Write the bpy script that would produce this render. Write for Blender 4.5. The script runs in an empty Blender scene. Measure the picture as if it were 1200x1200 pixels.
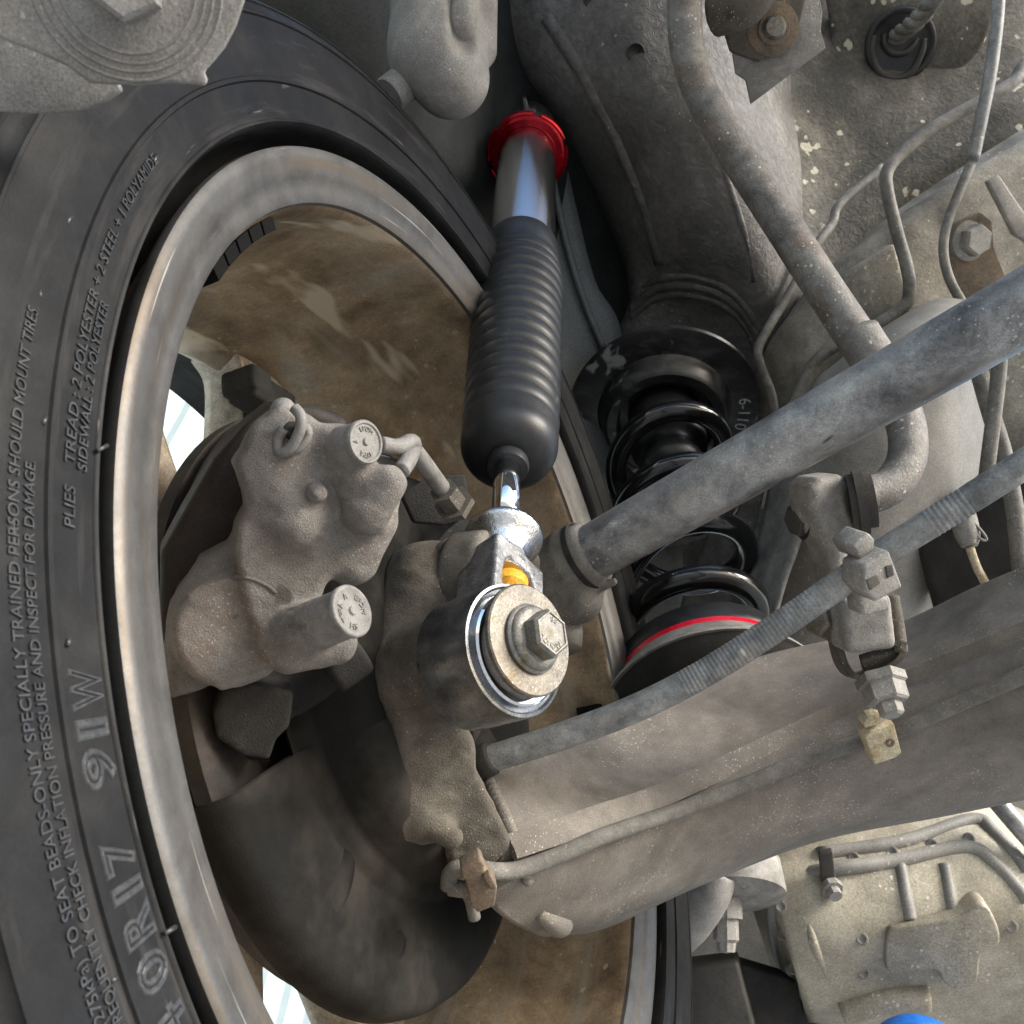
import bpy, bmesh, math, random
import numpy as np
from mathutils import Vector, Matrix
from mathutils.bvhtree import BVHTree
random.seed(7); np.random.seed(7)
SC = bpy.context.scene
COL = SC.collection

# ------------------------------------------------------------------ camera, sky, sun, exposure
def v3(*a): return np.array(a, float)
def nrm(v): v = np.asarray(v, float); return v/np.linalg.norm(v)
# measured wheel axis (outboard) and car-up, in camera axes (x right, y up, z back), mm
WC = v3(-9.83, -62.86, -457.1)
WN = nrm(v3(-.90868, -.25307, -.33204))
UP = v3(.0888, .65997, -.74602); UP = nrm(UP - WN*(UP@WN))
WE = np.cross(WN, UP)
fw = v3(0, 0, -1); YW = nrm(fw - UP*(fw@UP)); XW = np.cross(YW, UP)
ROT = np.stack([XW, YW, UP])                 # camera axes -> world axes
CAMZ = 1.35
def tw(V): return (np.asarray(V, float) @ ROT.T)*0.001 + np.array([0, 0, CAMZ])
cam = bpy.data.cameras.new('camera'); camo = bpy.data.objects.new('camera', cam); COL.objects.link(camo)
M4 = Matrix([list(ROT[0])+[0], list(ROT[1])+[0], list(ROT[2])+[CAMZ], [0, 0, 0, 1]])
camo.matrix_world = M4
cam.sensor_width = 36; cam.lens = 36; cam.clip_start = .02; cam.clip_end = 500
cam.dof.use_dof = True; cam.dof.focus_distance = .46; cam.dof.aperture_fstop = 40
SC.camera = camo
W = bpy.data.worlds.new('World'); SC.world = W; W.use_nodes = True
nt = W.node_tree; sky = nt.nodes.new('ShaderNodeTexSky'); sky.sky_type = 'NISHITA'; sky.sun_disc = False
SUN_EL, SUN_AZ = math.radians(25), math.radians(127)      # azimuth clockwise from +Y
sky.sun_elevation = SUN_EL; sky.sun_rotation = SUN_AZ; sky.dust_density = 1.2; sky.air_density = 1.; sky.ozone_density = 1.5
nt.links.new(sky.outputs[0], nt.nodes['Background'].inputs[0]); nt.nodes['Background'].inputs[1].default_value = .15
sl = bpy.data.lights.new('sun', 'SUN'); sl.energy = 2.7; sl.angle = math.radians(26); sl.color = (1, .95, .87)
so = bpy.data.objects.new('sun', sl); COL.objects.link(so)
sd = Vector((math.sin(SUN_AZ)*math.cos(SUN_EL), math.cos(SUN_AZ)*math.cos(SUN_EL), math.sin(SUN_EL)))
so.rotation_euler = sd.to_track_quat('Z', 'Y').to_euler(); so.location = (0, 0, 8)
SC.view_settings.view_transform = 'Standard'; SC.view_settings.look = 'None'
SC.view_settings.exposure = 1.2; SC.view_settings.gamma = 1

# ------------------------------------------------------------------ helpers
F = 1200.
def ray(px, py): return v3((px-600)/F, (600-py)/F, -1)
def P(px, py, d): return ray(px, py)*d
def on(px, py, O, N):
    r = ray(px, py); return r*((np.asarray(O)@N)/(r@N))
def wpt(r, s, a): return WC + WN*s + r*(UP*math.cos(a) + WE*math.sin(a))
def wang(px, py, s):
    X = on(px, py, WC+WN*s, WN) - WC - WN*s
    return math.atan2(X@WE, X@UP), np.linalg.norm(X)
def basis(a):
    a = nrm(a); b = np.cross(a, UP if abs(a@UP) < .9 else WE); b = nrm(b); return a, b, np.cross(a, b)
WL = {}
def wl(o): return WL[o.name] if o.name in WL else np.zeros(3)
def place(o, w, parent):
    if parent is not None:
        o.parent = parent; o.location = Vector(w - wl(parent))
    else: o.location = Vector(w)
    WL[o.name] = np.array(w)
def tag(o, label=None, cat=None, group=None, kind=None):
    if label: o['label'] = label
    if cat: o['category'] = cat
    if group: o['group'] = group
    if kind: o['kind'] = kind
    return o
def thing(name, label, cat, at, group=None):
    o = bpy.data.objects.new(name, None); o.empty_display_size = .02; COL.objects.link(o)
    place(o, tw(at), None); return tag(o, label, cat, group)
LAST = [None, None, 0]
def obj(name, V, Fs, mat, parent=None, smooth=True, angle=None, recalc=True):
    Wv = tw(V); c = (Wv.min(0)+Wv.max(0))/2
    me = bpy.data.meshes.new(name); me.from_pydata((Wv-c).tolist(), [], [list(map(int, f)) for f in Fs])
    if LAST[0] is V:
        uv, per = LAST[1], LAST[2]; lay = me.uv_layers.new(name='UVMap'); out = []
        for f in me.polygons:
            q = uv[list(f.vertices)].copy()
            if per and q[:, 0].max()-q[:, 0].min() > per/2: q[q[:, 0] < per/2, 0] += per
            out.append(q)
        lay.data.foreach_set('uv', np.concatenate(out).ravel())
    if recalc:
        bm = bmesh.new(); bm.from_mesh(me); bmesh.ops.recalc_face_normals(bm, faces=bm.faces[:]); bm.to_mesh(me); bm.free()
    if smooth: me.shade_smooth()
    if angle is not None:
        me.shade_smooth(); me.set_sharp_from_angle(angle=math.radians(angle))
    me.materials.append(mat)
    o = bpy.data.objects.new(name, me); COL.objects.link(o); place(o, c, parent)
    return o
def join(parts):
    V = []; Fs = []; n = 0
    for v, f in parts:
        V.append(np.asarray(v)); Fs += [[i+n for i in q] for q in f]; n += len(v)
    return np.concatenate(V), Fs
def cr(pts, n=8, closed=False):
    pts = np.asarray(pts, float); m = len(pts); out = []
    rng = range(m) if closed else range(m-1)
    for i in rng:
        if closed: a, b, c, d = pts[(i-1) % m], pts[i], pts[(i+1) % m], pts[(i+2) % m]
        else:
            b, c = pts[i], pts[i+1]; a = pts[i-1] if i > 0 else 2*b-c; d = pts[i+2] if i+2 < m else 2*c-b
        for k in range(n):
            t = k/n
            out.append(.5*((2*b)+(c-a)*t+(2*a-5*b+4*c-d)*t*t+(-a+3*b-3*c+d)*t**3))
    if not closed: out.append(pts[-1])
    return np.array(out)
def tube(path, r, seg=16, n=8, caps=True, smooth=True, round_end=False):
    """path: (N,3) ; r scalar or list per path point"""
    path = np.asarray(path, float); r = np.full(len(path), r, float) if np.isscalar(r) else np.asarray(r, float)
    if smooth and len(path) > 2:
        q = cr(np.c_[path, r], n); path, r = q[:, :3], q[:, 3]
    T = np.gradient(path, axis=0); T /= np.linalg.norm(T, axis=1)[:, None]
    a, b, c = basis(T[0]); V = []; N = len(path)
    for i in range(N):
        b = b - T[i]*(b@T[i]); b = nrm(b); c = np.cross(T[i], b)
        for k in range(seg):
            t = 2*math.pi*k/seg; V.append(path[i]+r[i]*(b*math.cos(t)+c*math.sin(t)))
    Fs = [[i*seg+k, i*seg+(k+1) % seg, (i+1)*seg+(k+1) % seg, (i+1)*seg+k] for i in range(N-1) for k in range(seg)]
    if caps: Fs += [list(range(seg))[::-1], list(range((N-1)*seg, N*seg))]
    V = np.array(V); L = np.r_[0, np.cumsum(np.linalg.norm(np.diff(path, axis=0), axis=1))]*.001; per = 2*math.pi*r.max()*.001
    LAST[:] = [V, np.array([(per*k/seg, L[i]) for i in range(N) for k in range(seg)]), per]
    return V, Fs
def lathe(O, axis, prof, seg=48, closed=False, a0=None, a1=None, bx=None):
    """prof list of (t along axis, r)"""
    a, b, c = basis(axis)
    if bx is not None: b = nrm(bx - a*(bx@a)); c = np.cross(a, b)
    full = a0 is None
    if full: ang = [2*math.pi*k/seg for k in range(seg)]
    else: ang = [a0+(a1-a0)*k/seg for k in range(seg+1)]
    V = []; K = len(ang)
    for t, r in prof:
        for g in ang: V.append(O+a*t+r*(b*math.cos(g)+c*math.sin(g)))
    n = len(prof); Fs = []
    for i in range(n if closed else n-1):
        j = (i+1) % n
        for k in range(K if full else K-1):
            l = (k+1) % K; Fs.append([i*K+k, i*K+l, j*K+l, j*K+k])
    if not closed and full:
        if prof[0][1] > 1e-6: Fs.append(list(range(K))[::-1])
        if prof[-1][1] > 1e-6: Fs.append(list(range((n-1)*K, n*K)))
    V = np.array(V); pr = np.asarray(prof, float); L = np.r_[0, np.cumsum(np.linalg.norm(np.diff(pr, axis=0), axis=1))]*.001; R0 = pr[:, 1].max()*.001
    LAST[:] = [V, np.array([(R0*(g % (2*math.pi) if full else g), l) for l in L for g in ang]), 2*math.pi*R0 if full else 0]
    return V, Fs
def plate(poly3, N, th, bev=.6, seg=2):
    """extrude a planar polygon backwards along -N by th, bevelled"""
    N = nrm(N); bm = bmesh.new(); poly3 = np.asarray(poly3)
    vs = [bm.verts.new(p) for p in poly3]; f = bm.faces.new(vs)
    r = bmesh.ops.extrude_face_region(bm, geom=[f])
    nv = [g for g in r['geom'] if isinstance(g, bmesh.types.BMVert)]
    for v in nv: v.co = v.co - Vector(N*th)
    bmesh.ops.recalc_face_normals(bm, faces=bm.faces[:])
    if bev > 0:
        es = [e for e in bm.edges if len(e.link_faces) == 2 and e.calc_face_angle(0) > .6]
        bmesh.ops.bevel(bm, geom=es, offset=bev, segments=seg, profile=.6, affect='EDGES', clamp_overlap=True)
    bm.verts.index_update()
    V = np.array([v.co[:] for v in bm.verts]); Fs = [[v.index for v in f.verts] for f in bm.faces]; bm.free()
    return V, Fs
def pxplate(pix, O, N, th, bev=.6, curve=0):
    pts = np.array([on(x, y, O, nrm(N)) for x, y in pix])
    if curve: pts = cr(pts, curve, True)
    return plate(pts, N, th, bev)
def loft(sts, nu=8, nv=6, closed=True, caps=True):
    """sts: list of sections (same count) of 3-D points"""
    S = np.asarray(sts, float)
    S = np.stack([cr(s, nv, closed) for s in S])
    S = np.stack([cr(S[:, j], nu) for j in range(S.shape[1])], 1)
    n, m = S.shape[:2]; V = S.reshape(-1, 3); Fs = []
    for i in range(n-1):
        for j in range(m if closed else m-1):
            l = (j+1) % m; Fs.append([i*m+j, i*m+l, (i+1)*m+l, (i+1)*m+j])
    if caps and closed: Fs += [list(range(m))[::-1], list(range((n-1)*m, n*m))]
    return V, Fs
def sheet(rows, th=4, nu=8, nv=8):
    """grid of (px,py,d) control points -> real shell with thickness"""
    S = [[P(*q) for q in r] for r in rows]
    V, Fs = loft(S, nu, nv, closed=False, caps=False)
    bm = bmesh.new(); vs = [bm.verts.new(p) for p in V]
    for f in Fs: bm.faces.new([vs[i] for i in f])
    bmesh.ops.recalc_face_normals(bm, faces=bm.faces[:])
    cen = V.mean(0); s = sum((f.normal.dot(Vector(-cen)) for f in bm.faces))
    if s < 0: bmesh.ops.reverse_faces(bm, faces=bm.faces[:])
    bmesh.ops.solidify(bm, geom=bm.faces[:], thickness=th)
    bm.verts.index_update()
    V = np.array([v.co[:] for v in bm.verts]); Fs = [[v.index for v in f.verts] for f in bm.faces]; bm.free()
    return V, Fs
# --- signed distance castings
def d_cap(p, a, b, ra, rb=None):
    rb = ra if rb is None else rb; ab = b-a; t = np.clip(((p-a)@ab)/(ab@ab), 0, 1)
    return np.linalg.norm(p-a-t[:, None]*ab, axis=1)-(ra+(rb-ra)*t)
def d_cyl(p, a, b, r, rd=.8, rb=None):
    ab = b-a; L = np.linalg.norm(ab); ax = ab/L; q = p-a; t = q@ax
    rad = np.linalg.norm(q-t[:, None]*ax, axis=1)
    rr = r if rb is None else r+(rb-r)*np.clip(t/L, 0, 1)
    dx = rad-rr+rd; dy = np.abs(t-L/2)-L/2+rd
    return np.minimum(np.maximum(dx, dy), 0)+np.sqrt(np.maximum(dx, 0)**2+np.maximum(dy, 0)**2)-rd
def d_ell(p, c, R, rad):
    q = (p-c)@np.asarray(R).T/np.asarray(rad); k = np.linalg.norm(q, axis=1); return (k-1)*min(rad)
def d_box(p, c, R, h, rd=1):
    q = np.abs((p-c)@np.asarray(R).T)-np.asarray(h)+rd
    return np.linalg.norm(np.maximum(q, 0), axis=1)+np.minimum(q.max(1), 0)-rd
def d_prism(p, poly, N, th, rd=1.5):
    """poly: coplanar 3-D pts (front face); solid goes back th along -N"""
    N = nrm(N); O = poly[0]; A = nrm(np.cross(N, [0, 1, 0.01])); B = np.cross(N, A)
    q = np.stack([(p-O)@A, (p-O)@B], 1); pl = np.stack([(poly-O)@A, (poly-O)@B], 1)
    d = np.full(len(p), 1e9); ins = np.zeros(len(p), bool); m = len(pl)
    for i in range(m):
        a, b = pl[i], pl[(i+1) % m]; e = b-a; w = q-a; t = np.clip((w@e)/(e@e), 0, 1)
        d = np.minimum(d, ((w-t[:, None]*e)**2).sum(1))
        c = ((a[1] > q[:, 1]) != (b[1] > q[:, 1]))
        with np.errstate(divide='ignore', invalid='ignore'):
            ins ^= c & (q[:, 0] < (b[0]-a[0])*(q[:, 1]-a[1])/(b[1]-a[1]+1e-12)+a[0])
    d = np.sqrt(d); d = np.where(ins, -d, d)+rd
    z = np.abs((p-O)@N+th/2)-th/2+rd
    return np.minimum(np.maximum(d, z), 0)+np.sqrt(np.maximum(d, 0)**2+np.maximum(z, 0)**2)-rd
def rough_skin(p, a):
    q = p/np.array([3.1, 2.7, 3.4]); s = np.sin
    return a*(s(q[:, 0]+1.7*s(q[:, 1]*.61))*s(q[:, 1]*1.13+s(q[:, 2]*.7))*s(q[:, 2]*.9+.5)+.5*s(q[:, 0]*2.3+q[:, 1])*s(q[:, 1]*2.1-q[:, 2])*s(q[:, 2]*2.4+q[:, 0]))
def smin(a, b, k):
    h = np.clip(.5+.5*(b-a)/k, 0, 1); return b+(a-b)*h-k*h*(1-h)
def smax(a, b, k): return -smin(-a, -b, k)
def snet(fn, lo, hi, h):
    lo = np.asarray(lo, float); n = np.ceil((np.asarray(hi)-lo)/h).astype(int)+1
    gx = [lo[i]+h*np.arange(n[i]) for i in range(3)]
    pts = np.stack(np.meshgrid(*gx, indexing='ij'), -1).reshape(-1, 3)
    v = np.concatenate([fn(pts[i:i+400000]) for i in range(0, len(pts), 400000)]).reshape(n)
    ins = v < 0; c = np.zeros(n-1, int)
    offs = [(i, j, k) for i in (0, 1) for j in (0, 1) for k in (0, 1)]
    sl_ = lambda a, o: a[o[0]:n[0]-1+o[0], o[1]:n[1]-1+o[1], o[2]:n[2]-1+o[2]]
    for o in offs: c += sl_(ins, o)
    act = (c > 0) & (c < 8); idx = -np.ones(n-1, int); idx[act] = np.arange(act.sum())
    base = np.argwhere(act).astype(float); acc = np.zeros((len(base), 3)); cnt = np.zeros(len(base))
    for o in offs:
        for ax in range(3):
            if o[ax]: continue
            o2 = list(o); o2[ax] = 1
            a, b = sl_(v, o)[act], sl_(v, o2)[act]; m = (a < 0) != (b < 0)
            t = np.where(m, a/np.where(m, a-b, 1), 0)
            pt = base+np.array(o); pt[:, ax] += t; acc[m] += pt[m]; cnt[m] += 1
    V = lo+h*acc/cnt[:, None]; Fs = []
    for ax in range(3):
        s0 = [slice(None)]*3; s1 = [slice(None)]*3; s0[ax] = slice(0, n[ax]-1); s1[ax] = slice(1, n[ax])
        cr_ = ins[tuple(s0)] != ins[tuple(s1)]; e = np.argwhere(cr_); b, c2 = [i for i in range(3) if i != ax]
        ok = (e[:, b] > 0) & (e[:, c2] > 0) & (e[:, b] < n[b]-1) & (e[:, c2] < n[c2]-1); e = e[ok]
        q = []
        for db, dc in ((1, 1), (0, 1), (0, 0), (1, 0)):
            f = e.copy(); f[:, b] -= db; f[:, c2] -= dc; q.append(idx[f[:, 0], f[:, 1], f[:, 2]])
        Fs.append(np.stack(q, 1))
    return V, np.concatenate(Fs).tolist()
def text_mesh(txt, size, extrude, outline=0, res=3):
    c = bpy.data.curves.new('lettering', 'FONT'); c.body = txt; c.size = size; c.extrude = extrude; c.resolution_u = res
    if outline: c.fill_mode = 'NONE'; c.extrude = 0; c.bevel_depth = outline; c.bevel_resolution = 1; c.offset = .012
    o = bpy.data.objects.new('lettering_source', c); COL.objects.link(o)
    me = bpy.data.meshes.new_from_object(o.evaluated_get(bpy.context.evaluated_depsgraph_get()))
    V = np.array([v.co[:] for v in me.vertices]); Fs = [list(p.vertices) for p in me.polygons]
    bpy.data.objects.remove(o); bpy.data.curves.remove(c); bpy.data.meshes.remove(me)
    return V, Fs
def bvh_of(V, Fs): return BVHTree.FromPolygons([Vector(v) for v in V], [list(f) for f in Fs])
def hit(bvh, px, py, lift=0):
    r = Vector(nrm(ray(px, py))); h = bvh.ray_cast(Vector((0, 0, 0)), r)
    if h[0] is None: return None
    n = h[1]; n = n if n.dot(r) < 0 else -n
    return np.array(h[0]+n*lift)

# ------------------------------------------------------------------ materials
def mat(name, cols, scale=40, rough=.75, metal=0., bump=.25, bscale=500, speck=None, streak=None, rvar=.1, detail=6, coat=0, scratch=None, spec=.5, uv=False, grain=.3, grime=.3, bdist=.0012, wrinkle=0):
    """cols: base colours mixed by noise; speck=(colour,scale,amount); streak/scratch=(colour,(sx,sy,sz),amount); grain/grime: fine and mid wear"""
    m = bpy.data.materials.new(name); m.use_nodes = True; t = m.node_tree; N, L = t.nodes, t.links
    bs = N['Principled BSDF']; tc = N.new('ShaderNodeTexCoord'); CO = tc.outputs['Object']; SO = tc.outputs['UV'] if uv else CO
    def noise(sc, det=5, rg=.6, vec=None, dis=0):
        n = N.new('ShaderNodeTexNoise'); n.inputs['Scale'].default_value = sc; n.inputs['Detail'].default_value = det
        n.inputs['Roughness'].default_value = rg; n.inputs['Distortion'].default_value = dis; L.new(vec or CO, n.inputs['Vector']); return n.outputs[0]
    def rng(x, a, b, c=0, d=1):
        mr = N.new('ShaderNodeMapRange'); mr.inputs['From Min'].default_value = a; mr.inputs['From Max'].default_value = b
        mr.inputs['To Min'].default_value = c; mr.inputs['To Max'].default_value = d; L.new(x, mr.inputs['Value']); return mr.outputs[0]
    def over(out, colr, fac):
        mx = N.new('ShaderNodeMix'); mx.data_type = 'RGBA'
        L.new(fac, mx.inputs['Factor']); L.new(out, mx.inputs['A']); mx.inputs['B'].default_value = (*colr, 1); return mx.outputs['Result']
    def mult(out, f):
        mx = N.new('ShaderNodeVectorMath'); mx.operation = 'SCALE'; L.new(out, mx.inputs[0]); L.new(f, mx.inputs['Scale']); return mx.outputs[0]
    def mapped(sc, rot=None):
        mp = N.new('ShaderNodeMapping'); mp.inputs['Scale'].default_value = sc
        if rot: mp.inputs['Rotation'].default_value = rot
        L.new(SO, mp.inputs['Vector']); return mp.outputs[0]
    n1 = noise(scale, detail, .65, None, .4)
    rp = N.new('ShaderNodeValToRGB'); L.new(n1, rp.inputs[0])
    k = len(cols); el = rp.color_ramp.elements
    for i, c in enumerate(cols):
        pos = .36+.3*i/max(1, k-1)
        if i < 2: e = el[i]; e.position = pos
        else: e = el.new(pos)
        e.color = (*c, 1)
    if k == 1: el[1].color = (*cols[0], 1)
    out = rp.outputs[0]
    gr_ = noise(bscale*1.7, 3, .7)
    if grime: out = mult(out, rng(noise(scale*4.3, 7, .7), .3, .7, 1-grime, 1+grime*.6))
    if grain: out = mult(out, rng(gr_, .3, .7, 1-grain, 1+grain))
    if streak: out = over(out, streak[0], rng(noise(1, 5, .65, mapped(streak[1])), 1-streak[2]-.15, 1-streak[2]+.1))
    if scratch:
        out = over(out, scratch[0], rng(noise(1, 3, .6, mapped(scratch[1], None if uv else (.4, .7, .3))), scratch[2], scratch[2]+.05))
    if speck:
        vo = N.new('ShaderNodeTexVoronoi'); vo.inputs['Scale'].default_value = speck[1]; vo.inputs['Randomness'].default_value = 1
        nn = N.new('ShaderNodeTexNoise'); nn.inputs['Scale'].default_value = speck[1]*1.3; L.new(CO, nn.inputs['Vector'])
        ad = N.new('ShaderNodeVectorMath'); ad.operation = 'MULTIPLY_ADD'
        L.new(nn.outputs['Color'], ad.inputs[0]); ad.inputs[1].default_value = (.8/speck[1],)*3; L.new(CO, ad.inputs[2])
        L.new(ad.outputs[0], vo.inputs['Vector'])
        sp = N.new('ShaderNodeSeparateColor'); L.new(vo.outputs['Color'], sp.inputs[0])
        pw = N.new('ShaderNodeMath'); pw.operation = 'POWER'; pw.inputs[1].default_value = 3.; L.new(sp.outputs[0], pw.inputs[0])
        ml = N.new('ShaderNodeMath'); ml.operation = 'MULTIPLY'; ml.inputs[1].default_value = speck[2]; L.new(pw.outputs[0], ml.inputs[0])
        dm = N.new('ShaderNodeMath'); dm.operation = 'MULTIPLY'; L.new(ml.outputs[0], dm.inputs[0]); L.new(rng(noise(scale*1.7, 3), .42, .62, .15, 1), dm.inputs[1])
        sb = N.new('ShaderNodeMath'); sb.operation = 'SUBTRACT'; L.new(dm.outputs[0], sb.inputs[0]); L.new(vo.outputs['Distance'], sb.inputs[1])
        out = over(out, speck[0], rng(sb.outputs[0], 0, .08, 0, .8))
    L.new(out, bs.inputs['Base Color'])
    bs.inputs['Metallic'].default_value = metal; bs.inputs['Coat Weight'].default_value = coat
    bs.inputs['Specular IOR Level'].default_value = spec
    if rvar: L.new(rng(noise(scale*2.3, 5), .3, .7, max(.02, rough-rvar), min(1, rough+rvar)), bs.inputs['Roughness'])
    else: bs.inputs['Roughness'].default_value = rough
    if bump:
        h = noise(bscale, 6, .68, None, wrinkle)
        bp = N.new('ShaderNodeBump'); bp.inputs['Strength'].default_value = bump; bp.inputs['Distance'].default_value = bdist
        L.new(h, bp.inputs['Height']); L.new(bp.outputs[0], bs.inputs['Normal'])
    return m
DUST = (.42, .38, .32)
m_rubber = mat('tyre_rubber', [(0.0083, 0.0083, 0.0089), (0.0128, 0.0128, 0.0134), (0.0204, 0.0197, 0.0191)], 22, .5, bump=.12, bscale=900, streak=((.045, .042, .039), (10, 110, 1), .3), scratch=((.09, .085, .08), (22, 300, 1), .68), spec=.16, uv=True, grain=.2)
m_letter = mat('tyre_lettering', [(0.03, 0.03, 0.0306), (0.051, 0.0504, 0.0492)], 90, .36, bump=0, spec=.6)  # lighter than the tyre, painting the sheen on the letter edges
m_alu = mat('rim_aluminium', [(0.0986, 0.0949, 0.0901), (0.1431, 0.1394, 0.1346), (0.1188, 0.1151, 0.1103)], 26, .52, metal=.65, bump=.12, bscale=500, scratch=((.42, .4, .37), (9, 420, 1), .66), streak=((.15, .115, .08), (7, 160, 1), .35), uv=True, grime=.12, grain=.12, rvar=.06)
m_barrel = mat('rim_barrel_rusty_dirt', [(.15, .105, .068), (.3, .22, .14), (.46, .35, .235), (.4, .35, .29)], 10, .55, metal=.3, bump=.3, bscale=420, scratch=((.68, .58, .45), (7, 26, 1), .61), streak=((.42, .38, .32), (2.2, 34, 1), .36), uv=True, grime=.38, grain=.22, speck=((.55, .45, .34), 190, .4))
m_spoke = mat('spoke_dirty_silver', [(.55, .5, .43), (.42, .34, .25), (.22, .15, .09)], 20, .45, metal=.35, bump=.2, grime=.5)
m_weight = mat('weight_black', [(.006, .006, .006)], 40, .75, spec=.1)
m_cast = mat('dusty_casting', [(0.1493, 0.1346, 0.1213), (0.2138, 0.1968, 0.1806), (0.2737, 0.2553, 0.2351)], 26, .85, bump=.75, bscale=1500, streak=((.21, .16, .135), (22, 22, 22), .3), scratch=((.09, .08, .07), (50, 50, 50), .68), speck=((.5, .45, .38), 1140, 0.51), grain=.4)
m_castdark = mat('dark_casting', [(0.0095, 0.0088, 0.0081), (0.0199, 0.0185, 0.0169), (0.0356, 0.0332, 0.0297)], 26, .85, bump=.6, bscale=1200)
m_knuck = mat('knuckle_casting', [(0.0964, 0.0832, 0.0668), (0.1537, 0.1347, 0.1087), (0.2166, 0.1908, 0.1549)], 22, .88, bump=.7, bscale=1200, streak=((.06, .052, .044), (26, 26, 26), .4), speck=((.5, .44, .35), 988, 0.51), grain=.4)
m_beam = mat('axle_beam_paint', [(0.1456, 0.1279, 0.1098), (0.2085, 0.185, 0.1595), (0.2781, 0.2464, 0.2133)], 13, .8, bump=.4, bscale=1300, speck=((.55, .5, .42), 912, 0.53), grain=.35, grime=.3, scratch=((.06, .055, .05), (40, 14, 40), .76))
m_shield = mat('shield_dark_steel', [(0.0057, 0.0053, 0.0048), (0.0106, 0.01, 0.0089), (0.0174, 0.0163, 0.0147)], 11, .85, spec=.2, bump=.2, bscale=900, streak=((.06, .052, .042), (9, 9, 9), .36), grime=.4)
m_disc = mat('rotor_and_bridge_shade', [(.012, .011, .01), (.04, .026, .018)], 40, .7)  # rotor's own dark; also paints the shade at the caliper's left
m_link = mat('link_tube_paint', [(0.0973, 0.0973, 0.1018), (0.2431, 0.2431, 0.2476), (0.3806, 0.3806, 0.3806), (0.4514, 0.4369, 0.4076)], 22, .36, metal=.45, bump=.2, bscale=700, speck=((.55, .52, .47), 627, 0.47), scratch=((.03, .03, .03), (60, 24, 1), .66), streak=((.32, .3, .27), (50, 18, 1), .36), uv=True, grime=.45)
m_bar = mat('sway_bar_rusty', [(0.1227, 0.1151, 0.1069), (0.1925, 0.1798, 0.166), (0.2372, 0.2246, 0.2088), (0.1688, 0.1404, 0.1184)], 30, .6, metal=.25, bump=.5, bscale=700, speck=((.6, .55, .48), 494, 0.51), streak=((.17, .095, .06), (60, 26, 1), .32), uv=True, grime=.4)
m_bootd = mat('ball_joint_boot', [(0.0804, 0.0725, 0.0633), (0.1366, 0.1235, 0.1062), (0.2172, 0.1974, 0.171)], 26, .75, bump=.35, bscale=900, speck=((.42, .36, .28), 722, 0.51))
m_bellows = mat('black_bellows', [(.017, .018, .02), (.026, .027, .029)], 50, .42, bump=.08, bscale=1200, rvar=.06, scratch=((.06, .06, .06), (40, 90, 40), .68), speck=((.2, .19, .17), 950, 0.34))
m_chrome = mat('chrome', [(.78, .79, .81)], 40, .05, metal=1, bump=.02, bscale=160, rvar=.03, grain=0, grime=0)
m_chromer = mat('cast_chrome', [(.7, .7, .71), (.85, .85, .86)], 70, .14, metal=1, bump=.4, bscale=420, rvar=.06, grain=.1, grime=.15)
m_sleeve = mat('dark_chrome', [(.085, .09, .1), (.15, .157, .17), (.26, .265, .275)], 40, .27, metal=.8, bump=.06, bscale=900, grime=.25, speck=((.6, .58, .54), 1200, .35))
m_yoke = mat('rough_chrome_block', [(0.225, 0.225, 0.2288), (0.3375, 0.3375, 0.3412), (0.465, 0.465, 0.465)], 60, .3, metal=.7, bump=.6, bscale=500, grime=.4)
m_red = mat('red_anodised', [(0.264, 0.0024, 0.0088), (0.36, 0.004, 0.0144)], 50, .22, metal=.7, bump=0, grain=0, grime=.1)
m_redm = mat('red_ring_paint', [(.66, .006, .03)], 50, .3, bump=0, grain=0, grime=.1)
m_black = mat('gloss_black', [(.005, .005, .006), (.01, .01, .011)], 50, .17, bump=.06, bscale=300, coat=.3)
m_satin = mat('satin_black', [(.01, .01, .011), (.022, .022, .023)], 60, .4, bump=.1)
m_seat = mat('spring_seat_black', [(.01, .01, .011), (.022, .022, .024)], 40, .42, bump=.15, streak=((.09, .095, .095), (26, 60, 40), .34), scratch=((.25, .26, .26), (40, 26, 60), .62))
m_paint = mat('white_marker', [(0.64, 0.656, 0.656)], 90, .8, bump=0, grime=.6)
m_zinc = mat('zinc_bolt', [(0.1774, 0.1702, 0.1534), (0.2488, 0.2392, 0.22), (0.1888, 0.16, 0.1072)], 80, .52, metal=.6, bump=.3, bscale=900, grime=.4)
m_washer = mat('yellow_zinc_washer', [(0.1323, 0.1195, 0.1003), (0.1952, 0.1792, 0.1536), (0.1739, 0.1355, 0.0907)], 45, .45, metal=.65, bump=.2, bscale=900, grime=.4, speck=((.5, .46, .38), 950, 0.42))
m_orange = mat('orange_thread_paint', [(.85, .36, .02), (.95, .48, .04)], 200, .5, bump=0)
m_cap = mat('grey_rubber_cap', [(0.1456, 0.1386, 0.1291), (0.1968, 0.1879, 0.1761), (0.2332, 0.2214, 0.2096)], 50, .62, bump=.25, bscale=900, grain=.2)
m_bush = mat('dusty_grey_rubber', [(0.1944, 0.1872, 0.1764), (0.2533, 0.2443, 0.2323), (0.3116, 0.2996, 0.2858)], 22, .8, bump=.45, bscale=900, speck=((.5, .47, .42), 627, 0.42), grime=.25)
m_cable = mat('cable_conduit', [(0.125, 0.1288, 0.1313), (0.225, 0.2288, 0.2275), (0.325, 0.325, 0.3125)], 40, .45, bump=.25, bscale=700, streak=((.34, .31, .26), (40, 22, 1), .34), scratch=((.45, .43, .4), (40, 60, 1), .66), uv=True, grime=.4)
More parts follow.
